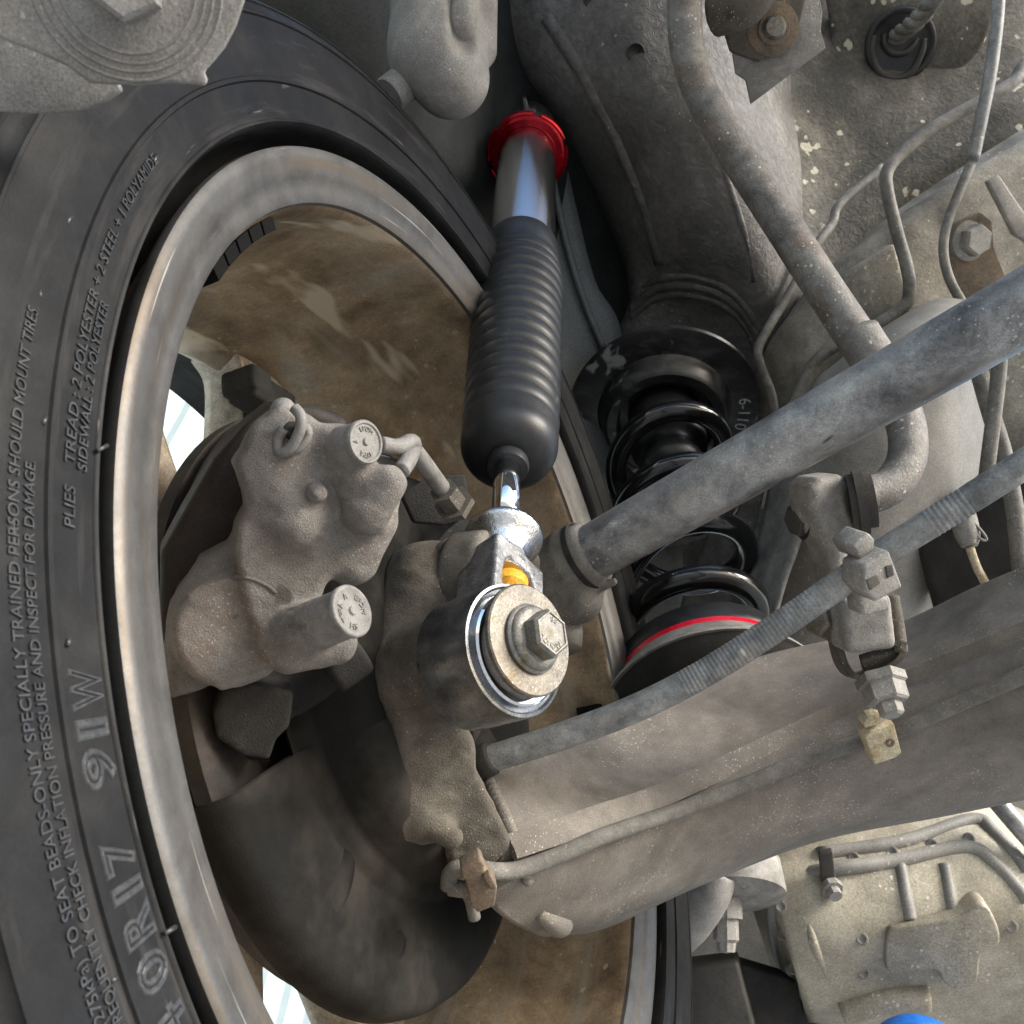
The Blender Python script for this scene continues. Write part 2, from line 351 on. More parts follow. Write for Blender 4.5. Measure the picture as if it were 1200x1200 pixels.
m_wire = mat('sensor_wire', [(0.1411, 0.1315, 0.1162), (0.2118, 0.1984, 0.1754)], 40, .82, bump=.4, bscale=900, speck=((.45, .4, .33), 950, 0.42))
m_clip = mat('cream_clip', [(.45, .38, .25), (.6, .53, .38), (.4, .3, .16)], 70, .65, bump=.25, grime=.3)
m_rclip = mat('brown_clip', [(.12, .095, .072), (.18, .14, .1), (.22, .15, .1)], 80, .8, bump=.4, bscale=900, grime=.35)
m_steel = mat('dusty_grey_steel', [(0.193, 0.183, 0.1684), (0.269, 0.2574, 0.2382), (0.3445, 0.3291, 0.3076)], 26, .68, metal=.1, bump=.35, bscale=900, speck=((.6, .56, .49), 627, 0.47), grime=.35)
m_rail = mat('textured_underseal', [(0.0833, 0.0797, 0.075), (0.1299, 0.1239, 0.1168), (0.1914, 0.1831, 0.1712)], 7, .62, bump=.8, bscale=95, bdist=.004, wrinkle=1.2, rvar=.12, speck=((.4, .37, .32), 228, 0.30), grain=.25)
m_under = mat('underseal_dust', [(0.0461, 0.0424, 0.0371), (0.0919, 0.0855, 0.0722), (0.1684, 0.1568, 0.1328), (0.2442, 0.2264, 0.1906)], 6, .8, bump=.6, bscale=160, bdist=.003, wrinkle=.6, speck=((.62, .58, .46), 95, .75), grime=.5, grain=.3)
m_cross = mat('crossmember_dusty', [(0.1068, 0.0993, 0.0838), (0.2031, 0.1894, 0.1595), (0.3107, 0.2907, 0.2452), (0.3857, 0.3608, 0.3046)], 8, .7, bump=.4, bscale=400, speck=((.65, .6, .46), 285, 0.51), grime=.5)
m_liner = mat('arch_liner', [(0.0158, 0.019, 0.019), (0.0238, 0.0274, 0.0274), (0.0298, 0.0325, 0.0317)], 6, .65, bump=.15, bscale=300, spec=.12)
m_liner_lit = mat('liner_lit_copy', [(.13, .145, .15), (.17, .19, .195)], 6, .5, bump=.1, bscale=300, grime=.2)  # lighter copy of the liner colour, painting it as lit
m_slot = mat('void_shade_dark_guard', [(.012, .012, .012), (.02, .02, .02)], 12, .6)  # near-black for shade in slot and drain holes, and a dark guard
m_tank = mat('tank_grey', [(0.16, 0.152, 0.138), (0.2467, 0.2367, 0.2167), (0.3204, 0.3054, 0.2804)], 5, .5, bump=.15, bscale=500, speck=((.5, .47, .4), 209, 0.42), grime=.3)
m_muff = mat('pale_alloy_shell', [(0.2347, 0.2062, 0.1568), (0.3638, 0.3298, 0.2585), (0.483, 0.4486, 0.3687)], 5, .55, metal=.25, bump=.3, bscale=400, speck=((.7, .67, .58), 247, 0.47), grime=.4)
m_pipe = mat('brake_pipe_coating', [(0.1178, 0.1111, 0.0986), (0.1888, 0.1792, 0.16), (0.2479, 0.2354, 0.2114)], 45, .65, bump=.4, bscale=900, speck=((.5, .46, .38), 627, 0.47), grime=.35)
m_dkpl = mat('dark_grey_plastic', [(.035, .033, .03), (.065, .061, .055)], 20, .65, bump=.25, bscale=700, grime=.35)
m_blue = mat('blue_paint', [(.012, .12, .5), (.018, .16, .6)], 20, .35, bump=.05)
m_wall = mat('wall_sheet', [(.3, .37, .385), (.36, .425, .44)], 3, .5, bump=0, grain=0, grime=.05)
m_ground = mat('yard_concrete', [(0.288, 0.2784, 0.264), (0.36, 0.348, 0.33), (0.408, 0.396, 0.378)], 2, .9, bump=.3, bscale=40)

# ------------------------------------------------------------------ setting
def ground():
    me = bpy.data.meshes.new('ground'); s = 120
    me.from_pydata([(-s, -s, 0), (s, -s, 0), (s, s, 0), (-s, s, 0)], [], [(0, 1, 2, 3)]); me.materials.append(m_ground)
    o = bpy.data.objects.new('ground', me); COL.objects.link(o); o['kind'] = 'structure'
ground()
def wall():
    # corrugated sheet wall outside, square to the wheel axis
    n2 = (ROT@WN); n2[2] = 0; n2 /= np.linalg.norm(n2); t2 = np.array([-n2[1], n2[0], 0])
    c = n2*3.2 + np.array([0, 0, 0]); xs = []; pitch = .2
    w = 7.; k = int(2*w/pitch); prof = [(0, 0), (.09, 0), (.105, .035), (.185, .035)]
    pts = [(-w+i*pitch+a, b) for i in range(k) for a, b in prof]
    V = []; Fs = []
    for z in (0.02, 9.): V += [(c+t2*a-n2*b+np.array([0, 0, z])).tolist() for a, b in pts]
    m = len(pts); Fs = [(i, i+1, m+i+1, m+i) for i in range(m-1)]
    me = bpy.data.meshes.new('corrugated_wall'); me.from_pydata(V, [], Fs); me.materials.append(m_wall)
    o = bpy.data.objects.new('corrugated_wall', me); COL.objects.link(o)
    md = o.modifiers.new('thickness', 'SOLIDIFY'); md.thickness = .004
    tag(o, 'pale blue corrugated sheet wall outside, seen between the wheel spokes', 'wall')
wall()

# ------------------------------------------------------------------ car underbody (large structure)
body = thing('car_underbody', 'dusty grey underseal-coated underside of the car above the suspension', 'car body', P(900, 200, 1000))
V, Fs = sheet([[(150, -110, 560), (420, -110, 690), (600, -110, 850), (760, -110, 960)],
               [(240, 0, 600), (450, 40, 690), (600, 60, 850), (760, 60, 960)],
               [(430, 170, 700), (520, 190, 760), (620, 200, 880), (760, 220, 970)],
               [(540, 380, 830), (600, 400, 880), (670, 400, 930), (780, 420, 990)],
               [(640, 640, 900), (680, 640, 930), (720, 640, 950), (800, 640, 1000)],
               [(650, 860, 930), (690, 860, 950), (730, 860, 980), (800, 860, 1010)]], 3)
obj('arch_liner', V, Fs, m_liner, body)
V, Fs = sheet([[(600, -120, 1120), (800, -120, 1120), (1000, -120, 1100), (1300, -120, 1080)],
               [(600, 150, 1130), (800, 150, 1100), (1000, 150, 1060), (1300, 150, 1040)],
               [(600, 420, 1130), (800, 420, 1100), (1000, 420, 1040), (1300, 420, 1000)],
               [(600, 700, 1130), (800, 700, 1100), (1000, 700, 1040), (1300, 700, 1000)],
               [(640, 900, 1130), (800, 900, 1100), (1000, 900, 1040), (1300, 900, 1000)]], 3)
obj('floor_panel', V, Fs, m_under, body)
# unseen overhead floor and outer wing, added to shade the tyre top
def wrl(V): return (np.asarray(V, float))@ROT*1000
V = wrl([(x, y, z) for z in (.90, .93) for x, y in ((-.75, -.6), (.8, -.6), (.8, .06), (.3, .06), (-.3, .02), (-.75, -.1))])
Fs = [list(range(6)), list(range(6, 12))]+[[i, (i+1) % 6, (i+1) % 6+6, i+6] for i in range(6)]
obj('unseen_shade_floor', V, Fs, m_rail, body, smooth=False)
V, Fs = lathe(WC, WN, [(150, 348), (235, 352), (240, 360), (225, 640), (222, 640), (225, 362)], 60, closed=True, a0=math.radians(-110), a1=math.radians(110), bx=UP)
obj('unseen_quarter_panel', V, Fs, m_liner, body)
# rail / spring tower
rail_rows = [[(548, -70, 900), (575, -70, 850), (660, -70, 815), (760, -70, 800), (850, -70, 820), (930, -70, 960)],
             [(575, 60, 920), (605, 65, 860), (690, 70, 815), (770, 80, 795), (850, 90, 820), (930, 90, 980)],
             [(660, 170, 940), (680, 165, 890), (740, 170, 830), (810, 180, 805), (880, 190, 830), (950, 190, 990)],
             [(712, 270, 960), (725, 262, 910), (775, 265, 860), (840, 275, 835), (905, 285, 860), (960, 280, 990)],
             [(735, 345, 970), (748, 335, 930), (790, 335, 900), (850, 340, 880), (915, 350, 890), (975, 360, 990)],
             [(705, 420, 975), (735, 392, 950), (790, 382, 930), (850, 390, 920), (920, 400, 915), (985, 410, 990)],
             [(660, 540, 985), (720, 500, 970), (790, 480, 960), (850, 470, 950), (915, 470, 940), (985, 480, 1000)],
             [(680, 640, 990), (730, 640, 985), (790, 640, 985), (850, 620, 980), (910, 590, 980), (985, 590, 1010)]]
V, Fs = sheet(rail_rows, 3, 12, 10)
obj('frame_rail', V, Fs, m_rail, body)
rail_bvh = bvh_of(V, Fs)
def rail_line(name, pix, r, m=None, sink=.35):
    pts = [hit(rail_bvh, x, y, -np.max(r)*sink) for x, y in pix]; pts = [q for q in pts if q is not None]
    V, Fs = tube(pts, r, 10); return obj(name, V, Fs, m or m_rail, body)
rail_line('fold', [(640, 20), (680, 85), (720, 160), (752, 240), (772, 310)], 7, sink=.55)
for dy, rr_ in ((0, 4), (11, 5), (22, 4)):
    rail_line('pressed_ring', [(738, 372-dy), (765, 352-dy), (800, 346-dy), (838, 354-dy), (868, 376-dy), (890, 410-dy)], rr_, sink=.55)
rail_line('seam_sealer', [(880, 395), (893, 430), (898, 470), (890, 505)], 3.5)
rail_line('seam_sealer', [(830, 130), (850, 200), (872, 270), (884, 330)], 3, sink=.5)
for hx_, hy_ in ((694, -2), (745, 62)):
    q = hit(rail_bvh, hx_, hy_, .6); V, Fs = lathe(q, nrm(-q), [(0, 7), (.6, 6.6), (-4, 5.5), (-8, 0)], 24); obj('drain_hole', V, Fs, m_slot, body)
# near-black sheet painting the shade in the opening beside the rail
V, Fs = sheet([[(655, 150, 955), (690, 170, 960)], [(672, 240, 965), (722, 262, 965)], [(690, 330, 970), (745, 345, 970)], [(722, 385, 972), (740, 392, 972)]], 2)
obj('slot_shade_sheet', V, Fs, m_slot, body)
V, Fs = sheet([[(590, 120, 900), (648, 120, 908)], [(600, 250, 900), (677, 250, 915)], [(610, 330, 902), (698, 330, 922)], [(630, 420, 910), (730, 405, 935)], [(650, 600, 925), (712, 600, 945)]], 2)  # paler strip of the liner; colour stands in for light falling there
obj('liner_lit_strip', V, Fs, m_liner_lit, body)
# folded seam along the liner beside the rail
V, Fs = tube([P(640, 170, 899), P(658, 260, 905), P(680, 340, 912), P(708, 410, 924)], 3.2, 8)
obj('liner_seam', V, Fs, m_liner_lit, body)
# floor panel skin right of the rail, with its recess
V, Fs = sheet([[(820, -110, 960), (940, -110, 985), (1080, -110, 1000), (1260, -110, 1000)],
               [(850, 60, 955), (950, 60, 980), (1080, 60, 985), (1260, 40, 975)],
               [(880, 190, 940), (970, 180, 965), (1080, 160, 960), (1260, 120, 950)],
               [(900, 300, 925), (985, 270, 950), (1080, 220, 955), (1260, 150, 950)],
               [(915, 420, 910), (985, 380, 960), (1080, 300, 985), (1260, 220, 985)]], 3)
obj('floor_skin', V, Fs, m_under, body)
floor_bvh = bvh_of(V, Fs)
# crossmember ridge
V, Fs = loft([[P(880, 470, 940), P(905, 395, 905), P(935, 385, 880), P(950, 440, 872), P(930, 500, 900), P(900, 520, 950)],
              [P(935, 370, 930), P(958, 325, 895), P(990, 320, 868), P(1010, 390, 862), P(1000, 430, 900), P(960, 450, 950)],
              [P(985, 320, 925), P(1010, 285, 890), P(1040, 280, 862), P(1065, 350, 858), P(1070, 410, 880), P(1020, 430, 950)],
              [P(1040, 270, 920), P(1060, 248, 885), P(1090, 240, 860), P(1120, 300, 862), P(1130, 380, 880), P(1080, 400, 950)],
              [P(1110, 220, 915), P(1130, 205, 880), P(1150, 200, 858), P(1185, 250, 862), P(1190, 330, 885), P(1140, 360, 950)],
              [P(1220, 150, 910), P(1240, 140, 880), P(1260, 140, 860), P(1290, 200, 862), P(1290, 280, 885), P(1240, 300, 950)]], 8, 6)
obj('crossmember', V, Fs, m_cross, body)
cross_bvh = bvh_of(V, Fs)
# box pressing on the crossmember
V, Fs = pxplate([(985, 325), (1050, 285), (1066, 345), (1062, 372), (1022, 396), (1000, 398)], P(1020, 340, 850), v3(.05, -.25, .97), 14, 4, 0)
obj('pressing', V, Fs, m_cross, body)
# rail flange hanging between spring and tank
V, Fs = sheet([[(962, 500, 730), (908, 530, 790)], [(938, 620, 720), (890, 620, 785)], [(915, 690, 715), (872, 690, 780)], [(890, 790, 710), (850, 790, 775)]], 3)
obj('flange', V, Fs, m_steel, body)
V, Fs = sheet([[(905, 540, 880), (850, 540, 890)], [(885, 620, 880), (830, 620, 890)], [(862, 700, 880), (800, 700, 890)], [(840, 800, 880), (780, 800, 890)]], 3)
obj('inner_flange', V, Fs, m_rail, body)

# floor recess with grommet
G = hit(floor_bvh, 1055, 58); gN = nrm(v3(-.1, -.35, .93))
gp = lambda x, y, k=0: on(x, y, G+gN*k, gN)
V, Fs = pxplate([(985, -40), (975, 40), (985, 100), (1010, 132), (1050, 128), (1110, 95), (1160, 40), (1150, -40)], G+gN*9, gN, 12, 5, 4)
obj('grommet_boss', V, Fs, m_under, body)
gr = thing('cable_grommet', 'round black rubber grommet with a crescent ridge, in the floor at upper right', 'grommet', G+gN*10)
G2 = gp(1055, 52, 11)
V, Fs = lathe(G2, gN, [(0, 33), (2.5, 33), (4, 31), (4, 29), (2, 27), (1, 25), (.5, 12), (.5, 0)], 40); obj('flange', V, Fs, m_satin, gr)
cyc = [on(x, y, G2+gN*3, gN) for x, y in [(1024, 42), (1022, 62), (1030, 84), (1048, 92), (1068, 84), (1080, 62), (1084, 45)]]
V, Fs = tube(cyc, [2, 3.2, 3.4, 3.4, 3.4, 3.2, 2], 10); obj('ridge', V, Fs, m_dkpl, gr)
cyc = [on(x, y, G2+gN*3, gN) for x, y in [(1036, 40), (1037, 52), (1046, 62), (1060, 62), (1070, 54), (1076, 45)]]
V, Fs = tube(cyc, [1.5, 2.6, 2.8, 2.8, 2.6, 1.5], 10); obj('ridge', V, Fs, m_dkpl, gr)
cb = [gp(1046, 48, -4), gp(1052, 42, 14), gp(1070, 28, 40), gp(1088, 8, 60), gp(1110, -25, 80)]
pa = []
q = cr(cb, 10); a_, b_, c_ = basis(q[-1]-q[0])
strand = []
for j in range(3):
    pt = [p_+4.2*(b_*math.cos(i*.42+j*2.094)+c_*math.sin(i*.42+j*2.094)) for i, p_ in enumerate(q)]
    strand.append(tube(pt, 4.6, 8, smooth=False))
V, Fs = join(strand); o = obj('wiring_cable', V, Fs, m_pipe); tag(o, 'twisted dusty cable leaving the round floor grommet', 'cable')

# ------------------------------------------------------------------ wheel
wheel = thing('alloy_wheel', 'used alloy wheel with a black tyre, seen from its inner side at left', 'wheel', WC)
tp = [(216, 24), (224, 22), (230, 18), (233.2, 10), (234.4, 2), (235, -1.6), (235.6, -2.4), (236, -3.1), (236.8, -3.1), (237.4, -2.4), (242, -2.7), (248, -3.2),
      (250.7, -3.4), (251.2, -4.3), (252.6, -4.3), (253.1, -3.5), (260, -4), (268, -4.4), (274, -4.2), (276.5, -4), (277, -4.7), (278, -4.6), (278.4, -3.8), (281, -3),
      (283.2, -2), (283.6, -2.5), (284.6, -2), (285, -1), (289, 2.5), (294, 8), (298.5, 15), (302, 22), (302.5, 26), (300, 27), (300, 30), (304, 31), (308, 42), (310, 60), (311, 80), (311, 81), (304, 82), (304, 90), (311, 91), (312, 92), (312, 130),
      (311, 131), (304, 132), (304, 140), (311, 141), (308, 190), (298, 212), (270, 224), (240, 220), (218, 205)]
bx = WE
V, Fs = lathe(WC, WN, [(s, r) for r, s in tp], 240, closed=True, bx=UP); tyre = obj('tyre', V, Fs, m_rubber, wheel, angle=50)
# sipe blocks on the shoulder
sip = []
for k in range(150):
    a = 2*math.pi*k/150
    p0 = wpt(297.2, 12, a); p1 = wpt(303.2, 25, a+.012)
    sip.append(tube([p0, p1], .9, 5, smooth=False))
V, Fs = join(sip); o = obj('shoulder_ribs', V, Fs, m_rubber, tyre); o['kind'] = 'stuff'
def tyre_text(txt, p0, p1, rb, h, ext=.55, outline=0, name='lettering', rdraft=None):
    """raised text running clockwise from pixel p0 to pixel p1 at baseline radius rb, height h"""
    a0 = wang(*p0, -3.5)[0]; a1 = wang(*p1, -3.5)[0]
    if txt is None: return
    V, Fs = text_mesh(txt, 1.0, .5, outline/h if outline else 0)
    x0, x1 = V[:, 0].min(), V[:, 0].max(); y1 = .72
    d = (a1-a0+math.pi) % (2*math.pi)-math.pi
    out = []
    for x, y, z in V:
        r = rb+y/y1*h; s_surf = np.interp(r, [233, 242, 252, 262, 272, 279, 283], [-2.2, -2.8, -3.5, -4.1, -4.3, -3.8, -2.5])
        zz = z*2*ext if not outline else z*h*.8
        out.append(wpt(r, s_surf-zz, a0+d*(x-x0)/(x1-x0)))
    return obj(name, np.array(out), Fs, m_letter, tyre, smooth=False)
def rad(px, py): return wang(px, py, -3.5)[1]
r_out = rad(14, 600); r_in = rad(37, 600); r_big0 = rad(133, 900); r_big1 = rad(92, 900)
tyre_text('NEVER EXCEED 40 PSI (275kPa) TO SEAT BEADS-ONLY SPECIALLY TRAINED PERSONS SHOULD MOUNT TIRES.', (190, 1430), (40, 362), rad(18, 600), rad(4, 600)-rad(18, 600))
tyre_text('VEHICLE-FREQUENTLY CHECK INFLATION PRESSURE AND INSPECT FOR DAMAGE.', (165, 1290), (32, 540), rad(37, 600), rad(24, 600)-rad(37, 600))
tyre_text('TREAD : 2 POLYESTER + 2 STEEL + 1 POLYAMIDE', (84, 544), (183, 186), rad(89, 520), rad(76, 520)-rad(89, 520))
tyre_text('SIDEWALL : 2 POLYESTER', (95, 550), (130, 358), rad(106, 500), rad(94, 500)-rad(106, 500))
tyre_text('PLIES', (86, 618), (80, 568), rad(88, 600), rad(74, 600)-rad(88, 600))
for ch, pa_, pb_ in [('4', (222, 1215), (205, 1170)), ('0', (198, 1152), (178, 1112)), ('R', (173, 1102), (156, 1062)), ('1', (152, 1054), (144, 1036)), ('7', (139, 1026), (126, 986)),
                     ('9', (120, 925), (108, 876)), ('1', (110, 865), (104, 842)), ('W', (105, 832), (94, 782))]:
    tyre_text(ch, pa_, pb_, rad(132, 900)-1.2, (rad(93, 900)-rad(132, 900))*1.0, outline=.42, name='size_marking')
# mould ticks
for (x0, y0, x1, y1) in [(114, 528, 126, 522), (193, 1094, 206, 1086), (50, 497, 54, 489), (130, 1150, 137, 1146), (78, 262, 84, 253), (79, 757, 81, 749), (180, 190, 184, 182), (47, 349, 46, 341)]:
    V, Fs = tube([on(x0, y0, WC-WN*3.6, WN), on(x1, y1, WC-WN*3.6, WN)], .6, 6, smooth=False); obj('mould_tick', V, Fs, m_letter, tyre)
# rim
rp = [(222, 12), (226.5, 7), (228, 3), (227.6, .3), (226, -.6), (223, -.4), (219, 1.2), (216.2, 1.8), (215.4, 2.6), (211, 3.6), (208, 4.2), (206.3, 5.2), (205.8, 7)]
V, Fs = lathe(WC, WN, [(s, r) for r, s in rp], 240, closed=True, bx=UP); rim = obj('rim', V, Fs, m_alu, wheel, angle=40)
bp_ = [(205.8, 7), (204.6, 10), (204.2, 18), (205.5, 30), (204, 50), (199, 70), (196, 100), (194, 128), (190, 140), (196, 150), (206, 152), (214, 150), (212, 60), (218, 20), (222, 12)]
V, Fs = lathe(WC, WN, [(s, r) for r, s in bp_], 200, closed=True, bx=UP); obj('barrel', V, Fs, m_barrel, rim, angle=50)
# spokes
def gap_ang(px, py, s=135): return wang(px, py, s)
SP = [wang(280, 470, 135)[0], wang(195, 560, 135)[0]]
hub = 135
g1 = wang(215, 520, 135)[0]; g2 = wang(330, 1150, 135)[0]
print('gap angles', math.degrees(g1), math.degrees(g2), wang(215, 520, 135)[1], wang(330, 1150, 135)[1])
nsp = 10
for k in range(nsp):
    a = g1+math.radians(22)+k*2*math.pi/nsp
    secs = []
    for r, w_, s0, th in [(196, 30, 128, 26), (186, 17, 130, 24), (150, 13, 132, 24), (100, 13, 134, 24), (55, 17, 134, 28)]:
        T = -UP*math.sin(a)+WE*math.cos(a); c = wpt(r, s0, a)
        secs.append([c-T*w_, c-T*w_*.8-WN*4, c+T*w_*.8-WN*4, c+T*w_, c+T*w_*.9+WN*th, c-T*w_*.9+WN*th])
    V, Fs = loft(secs, 5, 3); obj('spoke', V, Fs, m_spoke, rim)
V, Fs = lathe(WC, WN, [(120, 0), (120, 62), (126, 70), (150, 70), (158, 60), (160, 0)], 64, bx=UP); obj('hub_face', V, Fs, m_spoke, rim)
# stick-on weights just inside the lip
aw0 = wang(243, 335, 14)[0]; aw1 = wang(308, 262, 14)[0]
for px_, py_ in ((662, 828), (722, 1076), (736, 1070)):
    g_, r_ = wang(px_, py_, 24); sec = []
    for g in (g_-.03, g_, g_+.03): sec.append([wpt(204, 16, g), wpt(200.5, 17, g), wpt(201, 32, g), wpt(205, 33, g)])
    V = np.array(sum(sec, [])); Fs = [[i*4+j, i*4+(j+1) % 4, (i+1)*4+(j+1) % 4, (i+1)*4+j] for i in range(2) for j in range(4)]+[[3, 2, 1, 0], [8, 9, 10, 11]]
    obj('balance_weight', V, Fs, m_weight, rim, smooth=False)
for k in range(5):
    a = aw0+(aw1-aw0)*(k+.07)/5; b = aw0+(aw1-aw0)*(k+.93)/5; pp = []
    sec = []
    for g in (a, (a+b)/2, b):
        sec.append([wpt(204.6, 8.5, g), wpt(199.6, 9.5, g), wpt(199.6, 19.5, g), wpt(205, 20, g)])
    V = np.array(sum(sec, [])); Fs = [[i*4+j, i*4+(j+1) % 4, (i+1)*4+(j+1) % 4, (i+1)*4+j] for i in range(2) for j in range(4)]+[[3, 2, 1, 0], [8, 9, 10, 11]]
    obj('balance_weight', V, Fs, m_weight, rim, smooth=False)
vp = on(308, 468, WC+WN*112, WN); vb = nrm(vp-WC-WN*((vp-WC)@WN)); vt = np.cross(WN, vb)
def f_sens(p): return smin(d_box(p, vp, np.stack([vt, vb, WN]), (19, 8, 9), 2), d_box(p, vp-vt*14+vb*3, np.stack([vt, vb, WN]), (8, 7, 11), 2), 2)
V, Fs = snet(f_sens, vp-34, vp+34, 1.6); obj('pressure_sensor', V, Fs, m_castdark, rim)
# rotor and shield
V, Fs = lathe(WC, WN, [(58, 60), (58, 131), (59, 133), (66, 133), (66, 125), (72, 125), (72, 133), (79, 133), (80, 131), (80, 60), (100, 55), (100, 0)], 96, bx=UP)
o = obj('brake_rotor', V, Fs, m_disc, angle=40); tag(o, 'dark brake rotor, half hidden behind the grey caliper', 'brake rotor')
sa0 = wang(285, 925, 45)[0]; sa1 = wang(560, 1085, 45)[0]
print('shield', [math.degrees(wang(*q, 45)[0]) for q in [(285, 925), (320, 1110), (420, 1172), (520, 1145), (560, 1085)]], [wang(*q, 45)[1] for q in [(250, 945), (320, 1110), (420, 1172), (520, 1145), (560, 1085)]])
sfront = [(18, 40), (15, 70), (16, 80), (19, 86), (26, 90.5), (36, 92.5), (37, 93.2), (37.6, 95), (40, 99), (42.5, 100), (43, 102), (44.5, 120), (44.5, 131), (45.5, 137), (48, 141), (54, 143.5), (60, 144)]
sprof = sfront+[(s+2.2, r-1.6) for s, r in sfront[::-1]]
sa1 = wang(596, 1020, 45)[0]
d_ = (sa1-sa0) % (2*math.pi)
if d_ > math.pi: d_ -= 2*math.pi
bw = nrm(UP); cw = np.cross(nrm(WN), bw)
sg = 1 if cw@WE > 0 else -1
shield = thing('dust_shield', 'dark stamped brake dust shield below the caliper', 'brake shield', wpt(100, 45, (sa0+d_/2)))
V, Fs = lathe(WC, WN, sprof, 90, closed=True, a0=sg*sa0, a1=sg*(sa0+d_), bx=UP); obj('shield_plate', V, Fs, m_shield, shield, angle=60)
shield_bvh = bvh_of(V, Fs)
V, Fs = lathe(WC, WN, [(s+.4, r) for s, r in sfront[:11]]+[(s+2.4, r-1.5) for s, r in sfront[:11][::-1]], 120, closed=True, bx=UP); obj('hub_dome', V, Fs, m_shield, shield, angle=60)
def rib_on(bvh, pix, r, name, m, parent, sink=.45, seg=10, **k):
    pts = [hit(bvh, x, y, -np.max(r)*sink) for x, y in pix]; pts = [p for p in pts if p is not None]
    if len(pts) < 2: return None
    V, Fs = tube(pts, r if np.isscalar(r) else r[:len(pts)], seg); return obj(name, V, Fs, m, parent)
rib_on(shield_bvh, [(412, 985), (408, 1010), (398, 1050), (390, 1082)], [3, 7, 7, 3.], 'pressed_rib', m_shield, shield, .72)
rib_on(shield_bvh, [(470, 1080), (468, 1100), (466, 1130)], [3, 8, 6], 'pressed_rib', m_shield, shield, .75)

# ------------------------------------------------------------------ knuckle / hub carrier
bN = nrm(v3(.70, .30, .64)); Wc = P(619, 750, 366); eyeB = Wc-bN*26; Ec = Wc-bN*15.5+v3(-.6, -2.2, 0)
k0 = Ec-bN*16.5
kA = nrm(v3(.3, -.25, .92))
Kp = lambda x, y, d=430: P(x, y, d)
arm_poly = np.array([on(x, y, P(540, 930, 404), kA) for x, y in [(470, 850), (505, 838), (556, 868), (560, 905), (600, 985), (612, 1030), (560, 1060), (535, 1045), (520, 985), (470, 985), (462, 930)]])
def f_knuck(p):
    d = d_cyl(p, k0+bN*3, k0-bN*30, 21, 1.5)
    d = smin(d, d_cap(p, P(505, 700, 432), P(470, 800, 425), 24, 25), 5)
    d = smin(d, d_cap(p, P(470, 800, 425), P(475, 930, 415), 27, 22), 12)
    d = smin(d, d_cap(p, P(430, 745, 440), P(500, 790, 430), 20, 20), 10)
    d = smin(d, d_prism(p, arm_poly, kA, 30, 3), 6)
    d = smin(d, d_cap(p, P(462, 938, 403), P(530, 982, 400), 3, 4.5), 5)
    d = smin(d, d_cap(p, P(500, 900, 402), P(535, 880, 404), 4, 5), 6)
    d = smin(d, d_cyl(p, P(545, 650, 470), P(590, 690, 450), 22, 3), 8)
    d = smax(d, -d_cap(p, P(478, 920, 385), P(520, 945, 392), 5, 6), 3)
    d = smin(d, d_cap(p, P(476, 862, 398), P(512, 842, 392), 2.2, 2.2), 2.5)
    return d+rough_skin(p, .4)
V, Fs = snet(f_knuck, (-105, -178, -500), (30, 10, -340), 1.25)
knuck = obj('steering_knuckle', V, Fs, m_knuck); tag(knuck, 'dusty cast hub carrier between the brake shield and the axle beam', 'hub carrier')
knuck_bvh = bvh_of(V, Fs)

# ------------------------------------------------------------------ brake caliper
cal = thing('brake_caliper', 'dusty grey cast brake caliper inside the wheel', 'brake caliper', P(340, 640, 370))
cN = nrm(v3(.33, -.12, .94)); cO = P(360, 620, 345)
body_poly = np.array([on(x, y, cO, cN) for x, y in [(300, 505), (330, 478), (366, 490), (398, 514), (440, 532), (470, 540), (478, 556), (470, 590), (448, 618), (420, 650), (398, 668), (380, 690), (370, 745), (352, 772), (318, 765), (290, 720), (276, 650), (280, 618), (291, 598), (288, 578), (276, 545)]])
cO2 = cO-cN*30
br_poly = np.array([on(x, y, cO2, cN) for x, y in [(405, 490), (370, 476), (322, 470), (290, 495), (250, 540), (215, 600), (188, 650), (186, 790), (250, 800), (320, 700), (380, 560), (420, 520)]])
low_poly = np.array([on(x, y, cO-cN*12, cN) for x, y in [(205, 715), (236, 660), (285, 632), (345, 690), (350, 765), (318, 772), (300, 772), (272, 790), (240, 812), (200, 825), (192, 770)]])
pc = P(272, 738, 350)
capN = nrm(v3(.78, .33, .52)); cap1 = P(412, 716, 332); cap2 = P(428, 518, 336); cap2N = nrm(v3(.72, .1, .6))
